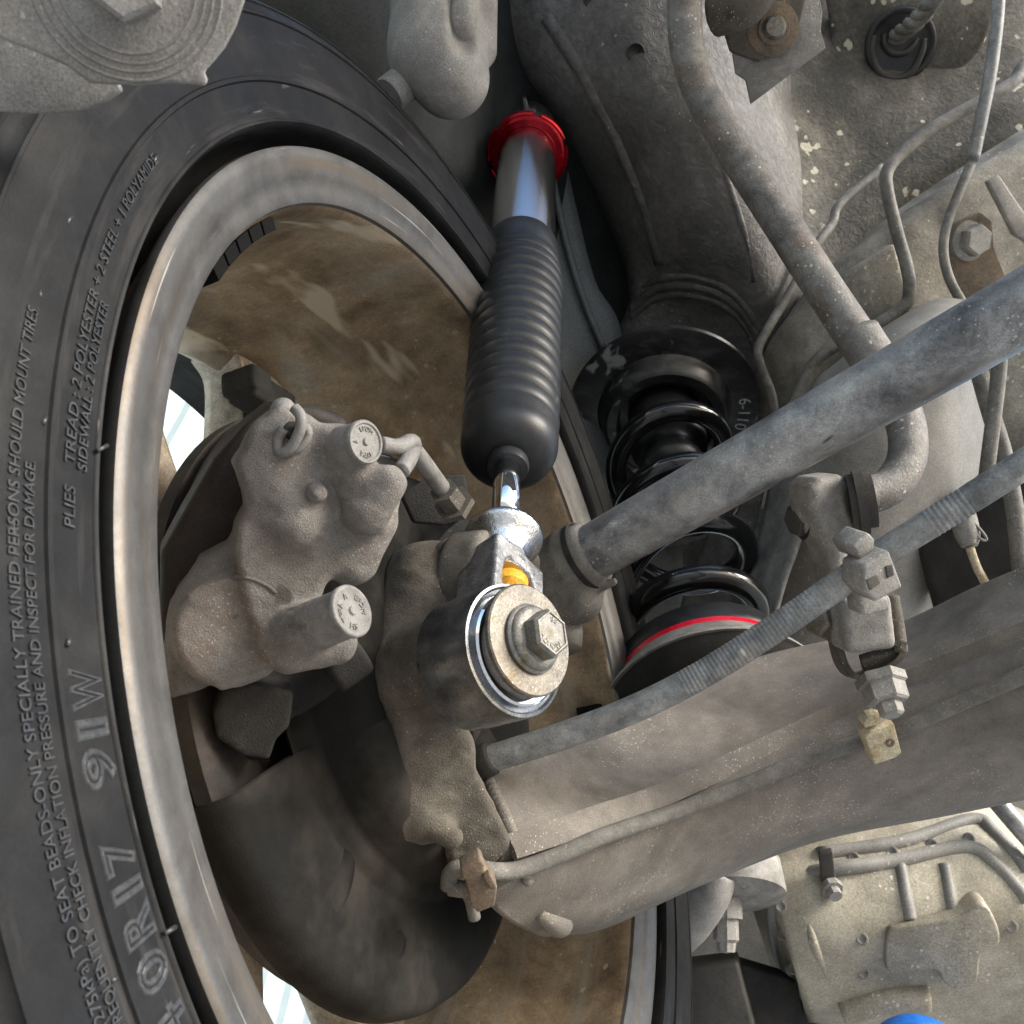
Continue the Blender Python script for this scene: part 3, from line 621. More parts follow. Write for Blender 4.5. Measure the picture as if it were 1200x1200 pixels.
def f_cal(p):
    d = d_prism(p, body_poly, cN, 24, 2.6)
    d = smin(d, d_prism(p, low_poly, cN, 30, 6), 5)
    d = smin(d, d_cyl(p, pc+cN*5, pc-cN*40, 20, 4), 4)
    d = smin(d, d_cap(p, P(330, 520, 346), P(350, 610, 345), 8, 9), 10)
    d = smin(d, d_cyl(p, P(371, 578, 336), P(371, 578, 350), 3.4, 1), 2.2)
    d = smin(d, d_cyl(p, P(370, 578, 334.5), P(371, 578, 350), 1.6, .6), .8)
    d = smin(d, d_cap(p, P(456, 566, 343), P(430, 600, 345), 6, 8), 5)
    d = smin(d, d_cap(p, P(436, 610, 358), P(412, 655, 360), 9, 9.5), 5)
    d = smin(d, d_cap(p, P(395, 525, 348), P(420, 560, 346), 8, 8), 4)
    d = smin(d, d_cap(p, cap1-capN*34, cap1-capN*14, 9, 8.6), 4)
    d = smin(d, d_cap(p, P(340, 765, 347), P(392, 752, 354), 7, 8), 5)
    d = smin(d, d_cap(p, cap2-cap2N*30, cap2-cap2N*10, 7, 6.6), 4)
    d = smin(d, d_box(p, P(290, 778, 352), np.stack([nrm(v3(.85, .5, 0)), nrm(v3(-.5, .85, 0)), v3(0, 0, 1)]), (11, 3.5, 6), 1), 2)
    d = smax(d, -d_cap(p, P(372, 702, 326), P(400, 690, 334), 4.5, 5), 3)
    d = smax(d, -d_box(p, P(487, 578, 332), np.stack(basis(nrm(v3(.78, -.25, .55)))), (9, 26, 26), 2), 1.5)
    d = smax(d, -d_cap(p, P(325, 655, 330), P(390, 625, 326), 4, 5), 7)
    return d+rough_skin(p, .32)
V, Fs = snet(f_cal, (-145, -88, -420), (-25, 45, -318), .9)
obj('housing', V, Fs, m_cast, cal); cal_bvh = bvh_of(V, Fs)
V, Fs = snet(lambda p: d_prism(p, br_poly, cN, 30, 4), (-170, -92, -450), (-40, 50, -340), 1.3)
obj('shaded_bridge', V, Fs, m_disc, cal)  # separate near-black part; its colour paints the shadow left of the housing
# cast ring round the piston bore and cast mark
ring = [pc+cN*5.2+19.5*(math.cos(g)*np.cross(cN, v3(0, 1, 0))+math.sin(g)*np.cross(cN, np.cross(cN, v3(0, 1, 0)))) for g in np.linspace(3.9, 5.6, 16)]
pts = [hit(cal_bvh, 600+F*q[0]/-q[2], 600-F*q[1]/-q[2], -.25) for q in ring]; pts = [q for q in pts if q is not None]
V, Fs = tube(pts, .75, 8, smooth=False); obj('cast_ridge', V, Fs, m_cast, cal)
def guide_cap(c, n, r, L, txt, par):
    V, Fs = lathe(c, n, [(-L, r*1.02), (-1.4, r*.98), (-1.2, r*1.06), (.2, r*1.06), (.7, r*1.0), (.7, r*.9), (.2, r*.84), (.2, r*.2), (.9, r*.14), (.9, 0)], 40)
    o = obj('guide_cap', V, Fs, m_cap, par, angle=50)
    a, b, c2 = basis(n)
    # text round the face
    e1 = nrm(v3(0, 1, 0)-n*n[1]); e2 = np.cross(n, e1); e2 = -e2 if e2[0] < 0 else e2
    for word, ang0 in txt:
        Vt, Ft = text_mesh(word, 1, .25)
        w = Vt[:, 0].max()-Vt[:, 0].min(); h = r*.24; out = []
        for x, y, z in Vt:
            g = ang0-(x/.72*h)/(r*.62); R_ = r*.52+y/.72*h
            out.append(c+n*(.3+z*1.2)+R_*(e1*math.sin(g)+e2*math.cos(g)))
        obj('lettering', np.array(out), Ft, m_cap, o, smooth=False)
    return o
guide_cap(cap1, capN, 8.4, 18, [('TFPA', math.radians(215)), ('SH', math.radians(275)), ('EPDM', math.radians(60)), ('A', math.radians(120))], cal)
guide_cap(cap2, cap2N, 7, 12, [('EPDM', math.radians(120)), ('A', math.radians(190)), ('TFPA', math.radians(300))], cal)
# bleeder cap clip: stud + loop
st = P(330, 480, 338)
V, Fs = lathe(P(332, 482, 344), nrm(v3(.15, .35, .9)), [(-8, 4.6), (0, 4.6), (2.5, 3.9), (4.2, 2), (4.6, 0)], 24); obj('bleeder_cap', V, Fs, m_cap, cal)
lp = [P(345, 478, 334), P(352, 487, 333), P(352, 503, 333), P(343, 522, 334), P(334, 530, 335), P(327, 528, 336), P(326, 515, 336), P(332, 503, 335)]
V, Fs = tube(lp, 1.9, 10); obj('retaining_strap', V, Fs, m_cap, cal)
lp = [P(352, 496, 337), P(360, 503, 335), P(360, 513, 335), P(350, 526, 335), P(340, 530, 336)]
V, Fs = tube(lp, 1.5, 10); obj('retaining_strap', V, Fs, m_cap, cal)
V, Fs = lathe(P(341, 512, 342), nrm(v3(.3, .4, .8)), [(-6, 3.6), (5, 3.6), (6, 2.8), (6, 0)], 16); obj('bleed_screw', V, Fs, m_castdark, cal)
# carrier below
cp = np.array([on(x, y, P(300, 840, 372), cN) for x, y in [(205, 800), (270, 800), (330, 775), (395, 760), (425, 770), (420, 800), (340, 850), (322, 870), (315, 890), (290, 895), (250, 885), (212, 895)]])
cp2 = np.array([on(x, y, P(300, 840, 358), cN) for x, y in [(262, 808), (300, 800), (345, 812), (340, 852), (324, 868), (316, 892), (286, 888), (254, 866), (250, 838)]])
def f_carr(p):
    d = d_prism(p, cp, cN, 22, 4)
    d = smin(d, d_prism(p, cp2, cN, 14, 1.5), 2)
    d = smin(d, d_cyl(p, P(385, 790, 368), P(425, 762, 372), 8.5, 2), 5)
    return d
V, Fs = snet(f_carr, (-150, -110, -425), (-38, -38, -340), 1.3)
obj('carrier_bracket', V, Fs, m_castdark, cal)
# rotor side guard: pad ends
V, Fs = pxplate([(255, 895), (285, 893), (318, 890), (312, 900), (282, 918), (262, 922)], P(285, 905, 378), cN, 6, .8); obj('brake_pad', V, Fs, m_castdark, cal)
# hydraulic line
o = thing('brake_line', 'grey steel brake pipe looping off the caliper to a fitting', 'brake pipe', P(490, 540, 370))
V, Fs = tube([P(446, 521, 346), P(466, 524, 350), P(482, 518, 356), P(484, 526, 358), P(478, 540, 350), P(470, 552, 345)], 3, 12); obj('pipe', V, Fs, m_cap, o)
V, Fs = tube([P(486, 530, 360), P(500, 548, 375), P(516, 570, 388), P(524, 580, 392)], 3.4, 12); obj('pipe', V, Fs, m_cap, o)
V, Fs = lathe(P(527, 584, 393), nrm(P(527, 584, 393)-P(505, 556, 380)), [(-6, 4), (-6, 5.5), (3, 5.5), (3, 8), (6, 8), (6, 0)], 6); obj('fitting', V, Fs, m_knuck, o, smooth=False)
V, Fs = pxplate([(470, 580), (505, 556), (545, 556), (552, 590), (520, 615), (485, 612)], P(510, 585, 408), nrm(v3(.25, .1, .95)), 5, 1); o2 = obj('hose_bracket', V, Fs, m_castdark); tag(o2, 'flat grey bracket holding the brake pipe fitting', 'bracket')

# ------------------------------------------------------------------ ball joint boot left of damper
def f_bootl(p):
    a = P(528, 682, 432); b = P(585, 676, 420); ax = nrm(b-a)
    d = d_cyl(p, a-ax*8, a+ax*6, 15, 3, 19)
    d = smin(d, d_cyl(p, a+ax*6, b, 21, 3, 20), 2)
    d = smin(d, d_cyl(p, a+ax*1, a+ax*4.5, 18.6, 1.4, 19.2), 1)
    return d
V, Fs = snet(f_bootl, (-60, -70, -460), (10, 10, -395), 1.2)
o = obj('rubber_boot', V, Fs, m_bootd); tag(o, 'dusty stepped rubber boot left of the damper lower eye', 'boot')

# ------------------------------------------------------------------ damper
A0 = Ec; col = P(618, 180, 820); dv = nrm(col-A0)
def at_py(py):
    k = (600-py)/F  # Y = k*(-Z)
    # A0.y + t dv.y = k*(-(A0.z + t dv.z))
    t = -(A0[1]+k*A0[2])/(dv[1]+k*dv[2]); return t
damper = thing('shock_absorber', 'black ribbed-boot shock absorber with chrome body and red lock ring', 'shock absorber', A0)
T = at_py
tb0, tb1 = T(540), T(293)
# bellows
prof = [(tb0-7, 7.2), (tb0-7, 9.2), (tb0-4, 9.8), (tb0-1, 9.4)]
for g in range(0, 10):
    x = g/9*math.pi/2; prof.append((tb0-1+14*(1-math.cos(x)), 9.4+13.9*math.sin(x)))
prof += [(T(505)-1, 23.6)]
t0, t1 = T(505), T(316); nr = 14
for i in range(nr*8+1):
    u_ = i/8; ph = u_-math.floor(u_); t = t0+(t1-t0)*i/(nr*8); q_ = i/(nr*8); rr = 23.6+4.2*q_-2.5*max(0, q_-.85)/.15
    prof.append((t, rr-2.6+2.9*abs(math.sin(math.pi*ph))**.55))
prof += [(t1+5, 24.6), (tb1-12, 24.2), (tb1-1, 23.6), (tb1, 23.2), (tb1, 21.5)]
V, Fs = lathe(A0, dv, prof, 72); obj('dust_boot', V, Fs, m_bellows, damper, angle=70)
zz = np.arange(tb1-20, T(150), .42)
V, Fs = lathe(A0, dv, [(z, 22.4-.075*math.cos(2*math.pi*i/4)) for i, z in enumerate(zz)], 96); obj('body_tube', V, Fs, m_chrome, damper)
V, Fs = lathe(A0, dv, [(T(630), 6.1), (tb0+20, 6.1)], 40); obj('piston_rod', V, Fs, m_chrome, damper)
# lock ring with slots (castellated)
tc0 = T(182)
ringp = [(tc0, 22.6), (tc0-.4, 23.2), (tc0-.4, 28), (tc0+.6, 29.6), (tc0+2, 30.4), (tc0+7, 30.4), (tc0+7, 22.6)]
V, Fs = lathe(A0, dv, ringp, 96, closed=True); obj('lock_ring', V, Fs, m_red, damper, angle=30)
a_, b_, c_ = basis(dv)
for k in range(6):
    g0 = 2*math.pi*k/6+math.radians(14)
    seg_ = [(tc0+1.4, 29.2), (tc0+1, 31.6), (tc0+2.2, 32.6), (tc0+7, 32.6), (tc0+7, 29.2)]
    V, Fs = lathe(A0, dv, seg_, 12, closed=True, a0=g0, a1=g0+math.radians(47)); V2 = V
    m_ = len(seg_); K = 13; Fs = Fs+[[i*K for i in range(m_)], [i*K+12 for i in range(m_)][::-1]]
    obj('ring_lug', V, Fs, m_red, damper, angle=30)
V, Fs = lathe(A0, dv, [(tc0+10, 22.5), (tc0+10, 29), (tc0+20, 29), (tc0+20, 22.5)], 48, closed=True); obj('seat_ring', V, Fs, m_satin, damper, angle=30)
tb = at_py(150); pt = P(621, 130, 812)
V, Fs = join([plate(np.array([pt+v for v in (v3(-4, -4, 0), v3(4, -6, 0), v3(5, 1, 0), v3(-1, 2, 0), v3(-3, 10, 0), v3(-6, 10, 0))]), v3(0, -.5, .86), 14, .5)]); obj('spanner_tab', V, Fs, m_satin, damper)
# cup
tcu = T(634)
V, Fs = lathe(A0, dv, [(tcu-24, 9.6), (tcu-14, 9.4), (tcu-10, 9.8), (tcu-6, 11.2), (tcu-3, 13.4), (tcu-1, 15.6), (tcu+.2, 16.3), (tcu+1.4, 16.6), (tcu+2.8, 16.2), (tcu+3.6, 15.2), (tcu+4.2, 12), (tcu+4.4, 6)], 56); obj('bump_cup', V, Fs, m_chromer, damper, angle=70)
# yoke block with arched window
ya = nrm(bN-dv*(bN@dv)); yb = np.cross(dv, ya)
yc = A0+dv*((tcu-22+23)/2)
t_lo, t_hi = 20., tcu-17
def f_yoke(p):
    c = A0+dv*((t_lo+t_hi)/2-3); R = np.stack([ya, yb, dv])
    d = d_box(p, c, R, (10.5, 14.5, (t_hi-t_lo)/2+5), 1.6)
    d = smax(d, -d_ell(p, A0+dv*t_lo*1.5+ya*9, R, (9.5, 9.5, 17)), 1.2)
    d = smin(d, d_cyl(p, A0+dv*(t_hi-6), A0+dv*(t_hi+6), 10, 1), 2)
    return d
lo = np.minimum(A0, A0+dv*80)-30; hi = np.maximum(A0, A0+dv*80)+30
V, Fs = snet(f_yoke, lo, hi, .8); obj('yoke', V, Fs, m_yoke, damper)
V, Fs = lathe(A0+dv*(t_lo*1.32)+ya*4.5, dv, [(-6, 8), (6, 7.5)]+[(6+1.2*i, 7.6-.12*(i % 2)) for i in range(5)]+[(13, 5), (13, 0)], 32); obj('thread_end', V, Fs, m_orange, damper)
# weld bead between yoke and eye
wb = []
for k in range(7):
    g = -1+k*2/6; c = A0-ya*9.5+yb*(g*12)+dv*(22.5-abs(g)*2); wb.append(tube([c-yb*1.6, c+yb*1.6+dv*.4], [1.7, 1.9], 8, smooth=False))
V, Fs = join(wb); obj('weld_bead', V, Fs, m_yoke, damper)
# eye
V, Fs = lathe(Ec, bN, [(-16.5, 12), (-17, 24), (-16, 24.9), (8.5, 24.9), (10, 24.5), (10.2, 23.4), (9.3, 22.6), (9.3, 12)], 72, closed=True); obj('eye', V, Fs, m_sleeve, damper, angle=40)
V, Fs = lathe(Ec, bN, [(9, 20.8), (11.2, 20.8), (11.9, 20), (11.9, 18.3), (11, 18), (11, 12), (9, 12)], 64, closed=True); obj('bushing_ring', V, Fs, m_chrome, damper, angle=40)
V, Fs = lathe(Ec, bN, [(-12, 0), (-12, 17), (12.6, 17.6), (13.6, 17), (13.6, 0)], 64); obj('bushing', V, Fs, m_steel, damper, angle=40)
bolt = thing('mounting_bolt', 'zinc hex flange bolt with a wide washer through the damper eye', 'bolt', Wc)
V, Fs = lathe(Wc, bN, [(-1.4, 6), (-1.4, 20), (-.9, 20.6), (.6, 20.6), (1.2, 20), (1.2, 6)], 72, closed=True); obj('washer', V, Fs, m_washer, bolt, angle=40)
V, Fs = lathe(Wc, bN, [(1.2, 12.6), (2.4, 12.8), (3.2, 12.2), (3.4, 11.8), (4.2, 11.8), (5, 11.2), (6, 9.8), (6, 0)], 48); obj('flange', V, Fs, m_zinc, bolt, angle=40)
hx = [(5.6, 8.9), (11, 8.9), (12.2, 7.9), (12.2, 7.2), (11.7, 6.9), (11.7, 0)]
V, Fs = lathe(Wc, bN, hx, 6, bx=nrm(v3(.2, .95, 0))); obj('hex_head', V, Fs, m_zinc, bolt, smooth=False)
e1 = nrm(v3(-.25, .97, 0)-bN*(v3(-.25, .97, 0)@bN)); e2 = np.cross(bN, e1); e2 = -e2 if e2[0] < 0 else e2
lt = []
for word, g0, ccw in [('8.8', 70, 0), ('AOUOW', 165, 1)]:
    Vt, Ft = text_mesh(word, 1, .25); h = 2.1; out = []
    for x, y, z in Vt:
        if not ccw: g = math.radians(g0)-(x/.72*h)/5.2; R_ = 3.9+y/.72*h
        else: g = math.radians(g0)+(x/.72*h)/5.2; R_ = 6.-y/.72*h
        out.append(Wc+bN*(11.7+z*1.0)+R_*(e1*math.sin(g)+e2*math.cos(g)))
    lt.append((np.array(out), Ft))
V, Fs = join(lt); obj('lettering', V, Fs, m_zinc, bolt, smooth=False)

# ------------------------------------------------------------------ lateral link
L0, L1 = P(690, 650, 497), P(1245, 335, 395)
link = thing('lateral_link', 'grey painted steel suspension tube slanting across the coil spring', 'suspension link', L0)
lv = nrm(L1-L0)
V, Fs = tube([L0-lv*4, L0+lv*10, L0+(L1-L0)*.3, L0+(L1-L0)*.6, L1], [13.6, 13.7, 14.0, 14.4, 14.6], 48, caps=True); obj('tube', V, Fs, m_link, link)
def f_lb(p):
    a = L0
    d = d_cyl(p, a-lv*10, a+lv*3, 18.2, 1.5, 16)
    d = smin(d, d_cap(p, a-lv*16+v3(-2, -4, 0), a-lv*10+v3(0, -1, 0), 17, 16.5), 4)
    d = smin(d, d_cap(p, a-lv*18+v3(-3, -16, 0), a-lv*12+v3(4, -16, 2), 13.5, 12.5), 6)
    d = smin(d, d_cap(p, a-lv*30+v3(-2, 2, 0), a-lv*16, 16, 17), 6)
    d = smin(d, d_cyl(p, a+lv*1.5, a+lv*4, 15.3, 1.), 1)
    d = smin(d, d_cap(p, a+lv*2+v3(5, -16, 5), a+lv*3+v3(9, -14, 6), 2.2, 2), 1.5)
    return d
V, Fs = snet(f_lb, L0+v3(-70, -60, -40), L0+v3(35, 40, 40), 1.2); obj('end_boot', V, Fs, m_bootd, link)
V, Fs = lathe(L0, lv, [(-3.5, 17.2), (-3.5, 17.9), (-.5, 17.9), (-.5, 17.2)], 48, closed=True); obj('clamp_band', V, Fs, m_castdark, link, angle=40)
V, Fs = lathe(P(655, 745, 505), nrm(v3(.1, -.6, .3)), [(-25, 12), (0, 12), (8, 10), (8, 0)], 32); obj('joint_stud', V, Fs, m_bootd, link)

# ------------------------------------------------------------------ spring
S0 = P(812, 738, 713); S1 = P(778, 478, 925); sv = nrm(S1-S0); SL = np.linalg.norm(S1-S0)
sn = nrm(sv+v3(-.1, 0, 0))
spring = thing('coil_spring', 'gloss black coil spring behind the slanting grey tube', 'coil spring', S0)
pts = []
b0 = nrm(-S0-sv*(-S0@sv))
turns = 3.6
def hof(t):      # turns -> height fraction
    return np.interp(t, [-.35, .0, .6, 1, 2, 3, 3.6, 4.2], [0, 2, 14, 58, 128, 200, 232, 238])
for i in range(int((turns+.35)*40)+1):
    t = i/40-.35; h = hof(t)
    w_ = max(0, 1-h/130); ax = nrm(sn*w_+sv*(1-w_)); bb = nrm(b0-ax*(b0@ax)); cc = np.cross(ax, bb)
    R_ = 47.5-1*(h/226); g = 2*math.pi*t
    pts.append(S0+sv*h+R_*(bb*math.cos(g)+cc*math.sin(g)))
V, Fs = tube(pts, 8.8, 18, smooth=False); obj('coil', V, Fs, m_black, spring)
ub = [S1-sv*6+sv*z for z in (0, 0)]
V, Fs = lathe(S1, -sv, [(0, 84), (2, 85.5), (5, 84.5), (6, 82), (6.5, 60), (9, 58), (24, 55.5), (27, 52), (27, 44), (14, 40), (14, 0)], 80); top = obj('top_seat', V, Fs, m_seat, spring, angle=40)
V, Fs = lathe(S1, -sv, [(0, 33), (60, 33), (64, 30), (66, 26), (72, 24), (80, 24), (84, 27), (96, 27), (102, 20), (102, 0)], 48); obj('bump_stop', V, Fs, m_satin, spring, angle=60)
# marker pen on the seat
Vt, Ft = text_mesh('6-110', 1, .02); out = []
e1 = nrm(v3(0, 1, 0)-sv*sv[1]); e2 = nrm(np.cross(sv, e1)); e2 = e2 if e2[0] > 0 else -e2
c0 = S1-sv*6.9
for x, y, z in Vt:
    g = math.radians(12)-(x/.72*11)/72.; R_ = 66+y/.72*11
    out.append(c0+R_*(e2*math.cos(g)+e1*math.sin(g))-sv*(z*4))
obj('marker_writing', np.array(out), Ft, m_paint, spring, smooth=False)
B0 = S0-sn*32
V, Fs = lathe(B0, sn, [(4, 30), (3, 56), (0, 58.5), (-8, 59.5), (-12, 60.5), (-14, 60), (-14, 30)], 80, closed=True); obj('isolator', V, Fs, m_satin, spring, angle=40)
V, Fs = lathe(B0, sn, [(-14, 30), (-14, 60.2), (-19, 61), (-19, 30)], 80, closed=True); obj('red_ring', V, Fs, m_redm, spring, angle=40)
V, Fs = lathe(B0, sn, [(-19, 30), (-19, 61.5), (-21, 62.5), (-27, 66), (-32, 70), (-34, 72), (-36, 72), (-36, 30)], 80, closed=True); obj('lower_seat', V, Fs, m_steel, spring, angle=40)
V, Fs = lathe(B0, sn, [(-36, 30), (-36, 70), (-46, 62), (-52, 40), (-52, 30)], 64, closed=True); obj('spring_perch', V, Fs, m_castdark, spring, angle=40)

# ------------------------------------------------------------------ lower arm (axle beam)
beam = thing('axle_beam', 'wide dusty grey stamped axle beam across the lower right', 'axle beam', P(850, 920, 520))
st = [[P(552, 880, 455), P(560, 905, 448), P(575, 950, 430), P(590, 992, 418), P(572, 1030, 418), P(575, 1062, 430), P(620, 1092, 450), P(640, 1085, 500), P(600, 960, 520)],
      [P(640, 858, 490), P(650, 885, 474), P(665, 930, 456), P(690, 962, 444), P(690, 1000, 440), P(690, 1050, 450), P(700, 1084, 472), P(710, 1070, 540), P(670, 930, 560)],
      [P(760, 815, 560), P(770, 838, 535), P(785, 880, 505), P(800, 918, 480), P(805, 950, 474), P(810, 1005, 486), P(820, 1036, 515), P(820, 1020, 590), P(790, 900, 610)],
      [P(900, 770, 585), P(915, 785, 562), P(925, 830, 525), P(930, 872, 490), P(935, 905, 480), P(945, 950, 492), P(960, 982, 520), P(955, 970, 600), P(920, 850, 630)],
      [P(1040, 738, 570), P(1050, 752, 550), P(1055, 780, 515), P(1062, 815, 480), P(1070, 850, 468), P(1085, 905, 480), P(1110, 950, 515), P(1110, 940, 600), P(1070, 820, 620)],
      [P(1150, 690, 540), P(1155, 700, 525), P(1165, 735, 490), P(1175, 765, 460), P(1185, 800, 448), P(1200, 860, 460), P(1220, 922, 505), P(1225, 915, 590), P(1190, 770, 590)],
      [P(1280, 635, 500), P(1285, 645, 485), P(1295, 675, 455), P(1305, 705, 430), P(1315, 740, 420), P(1330, 820, 435), P(1340, 880, 490), P(1340, 880, 570), P(1310, 700, 560)]]
V, Fs = loft(st, 12, 6); obj('beam_shell', V, Fs, m_beam, beam); beam_bvh = bvh_of(V, Fs)
def on_beam(pix, lift): return [hit(beam_bvh, x, y, lift) for x, y in pix]
seam = on_beam([(596, 992), (660, 972), (700, 958), (760, 938), (830, 908), (900, 876), (960, 848), (1030, 815), (1100, 785), (1198, 745), (1240, 725), (1275, 710)], .6)
seam = [p for p in seam if p is not None]
sq = cr(np.array(seam), 5); Tq = np.gradient(sq, axis=0); Tq /= np.linalg.norm(Tq, axis=1)[:, None]; V = []
for i, p_ in enumerate(sq):
    n_ = nrm(-p_); n_ = nrm(n_-Tq[i]*(n_@Tq[i])); w_ = np.cross(n_, Tq[i]); w_ = -w_ if w_[1] > 0 else w_
    V += [p_+n_*1.2-w_*5, p_+n_*3.4+w_*2, p_+n_*3.5+w_*5.4, p_+n_*.6+w_*5.8, p_-n_*2+w_*2]
m_ = len(sq); Fs = [[i*5+j, i*5+(j+1) % 5, (i+1)*5+(j+1) % 5, (i+1)*5+j] for i in range(m_-1) for j in range(5)]+[[4, 3, 2, 1, 0], [(m_-1)*5+j for j in range(5)]]
obj('flange', np.array(V), Fs, m_beam, beam, angle=40)
V, Fs = tube([hit(beam_bvh, x, y, -1.5) for x, y in [(632, 1072), (655, 1086), (664, 1088)]], [3, 6, 4], 12); obj('drain_boss', V, Fs, m_beam, beam)
wb = []
for t_ in np.linspace(0, 1, 24):
    x_ = np.interp(t_, [0, .35, .8, 1], [562, 585, 603, 614]); y_ = np.interp(t_, [0, .35, .8, 1], [900, 948, 992, 1030])
    q = hit(beam_bvh, x_+4, y_, 0); k_ = hit(knuck_bvh, x_-2, y_, 0)
    q = q if q is not None else k_
    if q is not None: wb.append(lathe(q+v3(0, 0, 1.), nrm(v3(.3, .4, .8)), [(-2.4, 0), (-1.6, 2.3), (0, 2.9), (1.4, 2.2), (2., 0)], 8))
V, Fs = join(wb); o = obj('weld_bead', V, Fs, m_beam, beam); o['kind'] = 'stuff'
# ABS wire along the beam
wire = thing('sensor_wire', 'thin dusty sensor cable clipped along the axle beam', 'cable', P(850, 920, 470))
wp = [P(526, 1040, 404), P(530, 1022, 402), P(548, 1018, 402)]+on_beam([(590, 1012), (640, 1000), (700, 978), (780, 950), (850, 926), (920, 900), (980, 880), (1040, 858), (1120, 825), (1190, 795), (1230, 778), (1270, 760)], 5.2)
wp = [p for p in wp if p is not None]
V, Fs = tube(wp, 3.6, 14); obj('sheath', V, Fs, m_wire, wire)
V, Fs = tube([P(527, 1040, 404), P(545, 1042, 402), P(560, 1038, 401)], 3.3, 12); obj('sheath', V, Fs, m_wire, wire)
V, Fs = tube([P(545, 1042, 406), P(552, 1056, 406), P(556, 1076, 408)], 2.6, 10); obj('tail', V, Fs, m_wire, wire)
def clip(px, mm, label, pnt, s):
    n = nrm(v3(.15, -.35, .92))
    t = thing('cable_clip', label, 'clip', pnt)
    V, Fs = pxplate(px, pnt+n*4, n, 9, .8); obj('clip_body', V, Fs, mm, t)
    return t, n
pc_ = hit(beam_bvh, 1035, 872, 7)
t, n = clip([(1020, 857), (1048, 848), (1057, 882), (1050, 888), (1025, 897), (1014, 864)], m_clip, 'cream folded metal clip on the sensor cable below the link nut', pc_, 1)
V, Fs = pxplate([(1012, 848), (1018, 841), (1040, 834), (1043, 840), (1034, 848), (1014, 854)], pc_+n*3, n, 6, .8); obj('clip_tab', V, Fs, m_clip, t)
V, Fs = lathe(on(1043, 870, pc_+n*4, n), n, [(-1, 2.2), (.5, 2.2), (.5, 1.2), (-.5, 0)], 12); obj('clip_hole', V, Fs, m_rclip, t)
pc_ = P(560, 1042, 398)
t, n = clip([(545, 1030), (568, 1020), (583, 1040), (580, 1062), (560, 1070), (552, 1062)], m_rclip, 'rusty brown cable clip at the end of the sensor wire', pc_, 1)
V, Fs = pxplate([(540, 1020), (563, 1008), (568, 1014), (566, 1022), (548, 1032), (542, 1030)], pc_+n*8, n, 8, .8); obj('clip_tab', V, Fs, m_rclip, t)
V, Fs = pxplate([(566, 1028), (574, 1024), (582, 1040), (576, 1044)], pc_+n*6, n, 3, .5); obj('clip_tab', V, Fs, m_rclip, t)

# ------------------------------------------------------------------ sway bar
bar = thing('sway_bar', 'bent rusty grey sway bar running down from the top and curling behind the tube', 'sway bar', P(900, 220, 580))
bp2 = [(800, -60, 610), (802, 10, 605), (806, 60, 600), (826, 118, 592), (868, 188, 578), (920, 268, 558), (970, 345, 540), (1012, 408, 524), (1045, 458, 512), (1062, 500, 502), (1062, 540, 492), (1042, 570, 486), (1012, 582, 482), (992, 588, 480)]
V, Fs = tube([P(*q) for q in bp2], [10.2]*8+[9.8, 9.4, 9.2, 9, 9, 9], 24); obj('bar', V, Fs, m_bar, bar)
V, Fs = tube([P(1005, 392, 523), P(1030, 432, 514), P(1040, 450, 511)], 11.3, 24, caps=True); obj('sleeve', V, Fs, m_bar, bar)
# link
slk = thing('sway_bar_link', 'dusty drop link joining the sway bar to the axle beam', 'sway bar link', P(985, 650, 470))
lN = nrm(v3(.35, -.1, .93))
lpoly = np.array([on(x, y, P(985, 620, 462), lN) for x, y in [(950, 572), (962, 560), (988, 556), (1000, 570), (1006, 600), (1003, 628), (996, 640), (1000, 670), (1012, 690), (1030, 720), (1032, 750), (1012, 758), (988, 752), (980, 720), (980, 690), (976, 650), (965, 625), (954, 600)]])
def f_lk(p):
    d = d_prism(p, lpoly, lN, 20, 4)
    d = smin(d, d_cyl(p, P(948, 600, 478), P(1002, 590, 462), 11.5, 2), 3)
    d = smin(d, d_box(p, P(1008, 728, 455), np.stack([nrm(v3(1, .12, 0)), nrm(v3(-.12, 1, 0)), v3(0, 0, 1)]), (11, 12, 12), 3), 3)
    return d
V, Fs = snet(f_lk, (125, -80, -500), (195, 30, -430), 1.1); obj('link_arm', V, Fs, m_knuck if False else m_steel, slk)
V, Fs = lathe(P(1003, 590, 462), nrm(v3(.95, .15, .25)), [(-3, 13.5), (0, 13.5), (0, 15), (4, 15), (4, 12), (8, 12), (8, 9)], 32); obj('bushing', V, Fs, m_dkpl, slk, angle=40)
V, Fs = lathe(P(947, 604, 476), nrm(v3(-.95, -.15, .1)), [(-4, 12), (0, 12), (0, 9), (4, 9), (4, 11)], 24); obj('bushing', V, Fs, m_dkpl, slk, angle=40)
V, Fs = lathe(P(941, 608, 476), nrm(v3(-.9, -.25, .3)), [(-2, 7.5), (5, 7.5), (6, 6.5), (6, 0)], 6); obj('bolt_head', V, Fs, m_dkpl, slk, smooth=False)
V, Fs = lathe(P(972, 722, 470), nrm(v3(-.85, -.1, .5)), [(-6, 10), (0, 10), (0, 12), (3, 12), (3, 9), (9, 8.5), (10, 7), (10, 0)], 6); obj('nut', V, Fs, m_zinc, slk, smooth=False)
